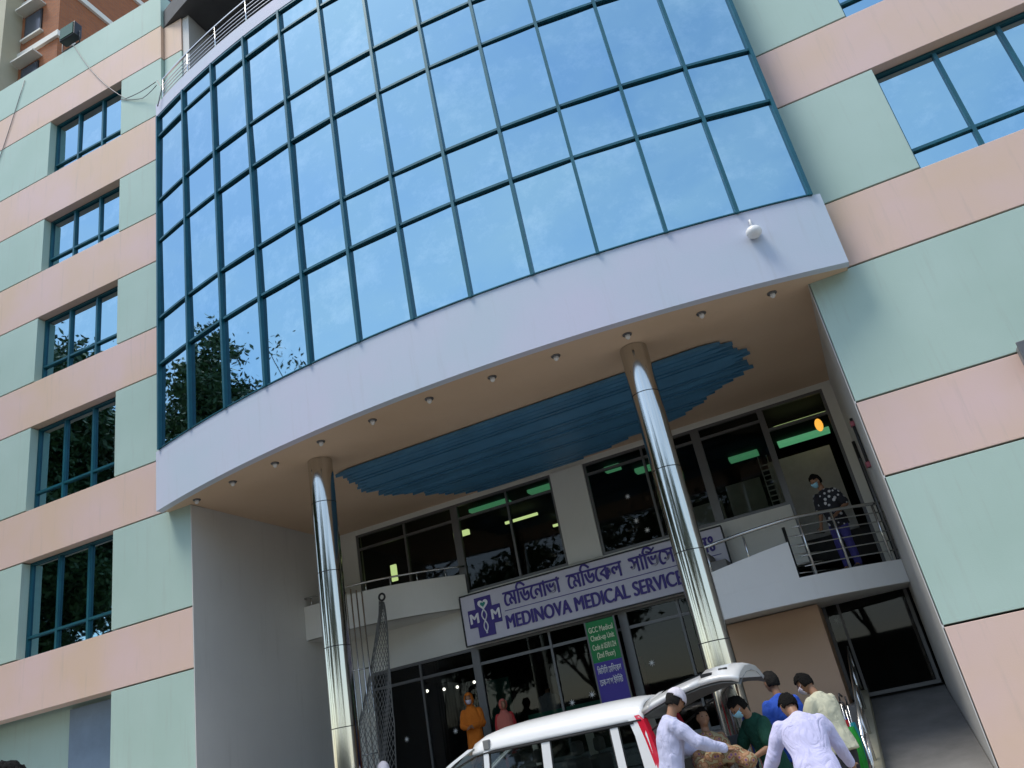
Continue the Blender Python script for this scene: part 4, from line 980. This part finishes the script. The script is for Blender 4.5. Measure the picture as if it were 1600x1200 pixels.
# ---- patient carried at the van's rear, wrapped in a patterned cloth
def pattern():
    m = bpy.data.materials.new('patterned_cloth'); m.use_nodes = True; n_, l = m.node_tree.nodes, m.node_tree.links; b = n_['Principled BSDF']; b.inputs['Roughness'].default_value = .85
    t = n_.new('ShaderNodeTexCoord'); v = n_.new('ShaderNodeTexVoronoi'); v.inputs['Scale'].default_value = 17; l.new(t.outputs['Object'], v.inputs['Vector'])
    r = n_.new('ShaderNodeValToRGB'); r.color_ramp.interpolation = 'CONSTANT'; el_ = r.color_ramp.elements
    el_[0].position = 0; el_[0].color = (.17, .07, .16, 1); el_[1].position = .22; el_[1].color = (.34, .19, .10, 1); a = el_.new(.45); a.color = (.22, .11, .05, 1); a = el_.new(.62); a.color = (.32, .27, .15, 1)
    l.new(v.outputs['Distance'], r.inputs[0]); l.new(r.outputs[0], b.inputs['Base Color'])
    x = n_.new('ShaderNodeTexNoise'); x.inputs['Scale'].default_value = 14; l.new(t.outputs['Object'], x.inputs['Vector']); bp = n_.new('ShaderNodeBump'); bp.inputs['Strength'].default_value = .8; bp.inputs['Distance'].default_value = .03; l.new(x.outputs['Fac'], bp.inputs['Height']); l.new(bp.outputs[0], b.inputs['Normal']); return m
PAT = pattern()
pe = person('patient in a patterned brown cloth being carried between the men', (-2.15, -1.72, .78), 20, 1.60, -14, (10, 10), {'L': ((.05, -.10, -.24), (-.12, -.26, -.26)), 'R': ((-.05, -.10, -.24), (.12, -.26, -.26))}, PAT, PAT, 'long', legs={'R': ((-.12, -.42, .82), (-.12, -.55, .42)), 'L': ((.10, -.42, .84), (.12, -.55, .44))}, tunic=.08)
pe.scale = (.92, .92, .92); pe.location.z = .19
# folded blanket and the stretcher chair he is carried on
ch = empty('carry_chair', (-2.05, -1.55, GZ)); tag(ch, 'plain metal carrying chair under the wrapped patient', 'chair')
box('seat', -.24, .24, -.30, .22, .78, .84, M_seat, ch, .02)
for x in (-.22, .22):
    for y in (-.27, .2): tube('leg', [(x, y, 0), (x, y, .79)], .016, M_rail, ch)
    tube('back_post', [(x, .2, .8), (x, .34, 1.25)], .016, M_rail, ch)
box('backrest', -.22, .22, .27, .30, .95, 1.2, M_seat, ch, .01)
bl = MB()
for k in range(9):
    a = k / 8; bl.ball((-.25 + .5 * a, -.30 + .05 * math.sin(k * 2.1), .98 + .12 * math.sin(a * 3.1) + .02 * math.cos(k * 3)), (.10, .10, .09), 12, 8)
bk = fuse(bl.build('blanket', PAT), .02, 3); bk.location = (-1.98, -1.62, GZ - .05); tag(bk, 'crumpled patterned blanket spread over the patient lap', 'blanket')

# ---- folded umbrellas and red bag at the foot of the ramp
def umbrella(x, y, z, col, tilt, lab, L=.85):
    e = empty('folded_umbrella', (x, y, z)); e.rotation_euler = (R_(tilt[0]), R_(tilt[1]), random.uniform(0, 3)); tag(e, lab, 'umbrella', 'folded umbrellas at the ramp')
    v, f = [], []; n_ = 24
    for (t, r) in ((0, .012), (.06, .03), (.35, .055), (.62, .060), (.78, .03)):
        for q in range(n_): a = 2 * math.pi * q / n_; rr = r * (1 + .28 * math.cos(8 * a + t * 5)); v.append((rr * math.cos(a), rr * math.sin(a), t * L))
    for i in range(4):
        for q in range(n_): f.append((i * n_ + q, i * n_ + (q + 1) % n_, (i + 1) * n_ + (q + 1) % n_, (i + 1) * n_ + q))
    meshobj('canopy', v, f, col, e, True); tube('shaft', [(0, 0, -.04), (0, 0, L)], .006, M_rail, e, 6)
    tube('handle', [(0, 0, L)] + [(.035 - .035 * math.cos(a), 0, L + .06 + .035 * math.sin(a)) for a in [math.pi * q / 8 for q in range(9)]], .011, M_black, e, 6)
# they hang on the outer side of the ramp kerb
for (x, y, z, c, t, lab) in ((-.83, .55, .52, (.03, .06, .42), (6, -6), 'folded dark blue umbrella leaning on the ramp rail'), (-.78, .35, .50, (.55, .02, .03), (5, -4), 'folded bright red umbrella leaning on the ramp rail'),
                            (-.73, .12, .46, (.01, .28, .34), (4, -2), 'folded teal umbrella leaning on the ramp rail'), (-.71, -.12, .42, (.01, .33, .03), (3, 0), 'folded green umbrella leaning on the ramp rail')):
    umbrella(x, y, z, mat('umbrella_%d' % int(c[0] * 100 + c[1] * 1000), c, .6, var=.2, vscale=20), t, lab, .95)
bg_ = MB(); bg_.box(-.16, .16, -.08, .08, 0, .34); bo = empty('red_bag', (-.92, -.25, GZ + .30)); tag(bo, 'red shopping bag beside the folded umbrellas', 'bag')
q = bg_.build('bag_body', mat('red_bag', (.5, .03, .04), .6, var=.2, bump=.4, bscale=12), bo); q.modifiers.new('bevel', 'BEVEL').width = .03
tube('bag_handle', [(-.1, -.06, .32), (-.07, -.07, .45), (.07, -.07, .45), (.1, -.06, .32)], .01, MATS['red_bag'], bo, 6)
box('crate', -.2, .2, -.15, .15, -.30, 0, mat('card_brown', (.35, .2, .1), .8), bo, .01)

# ---- row of street trees opposite, seen only in reflections
for k, x in enumerate((-26, -17, -8, 0, 8, 17, 26)):
    tree('street_tree', (x, -35.5 + (k % 2) * 1.5, GZ), 13 + 1.7 * (k % 3), 4.6, 90, 7000, ORD[k] + ' leafy street tree from the left on the far pavement', lsize=.36, crown0=.22, seed=20 + k)

bw = empty('reflection_wall', (0, -40, GZ)); tag(bw, 'added unseen grey wall behind the far street trees that darkens glass reflections', 'wall')  # unseen wall added so the ground-floor glass reflects darker than the open horizon
box('wall', -70, 70, 0, .3, 0, 4.2, mat('wall_grey', (.13, .125, .115), .9, var=.4, vscale=.6, bump=.3), bw); box('coping', -70, 70, -.05, .35, 4.2, 4.35, M_concrete, bw)
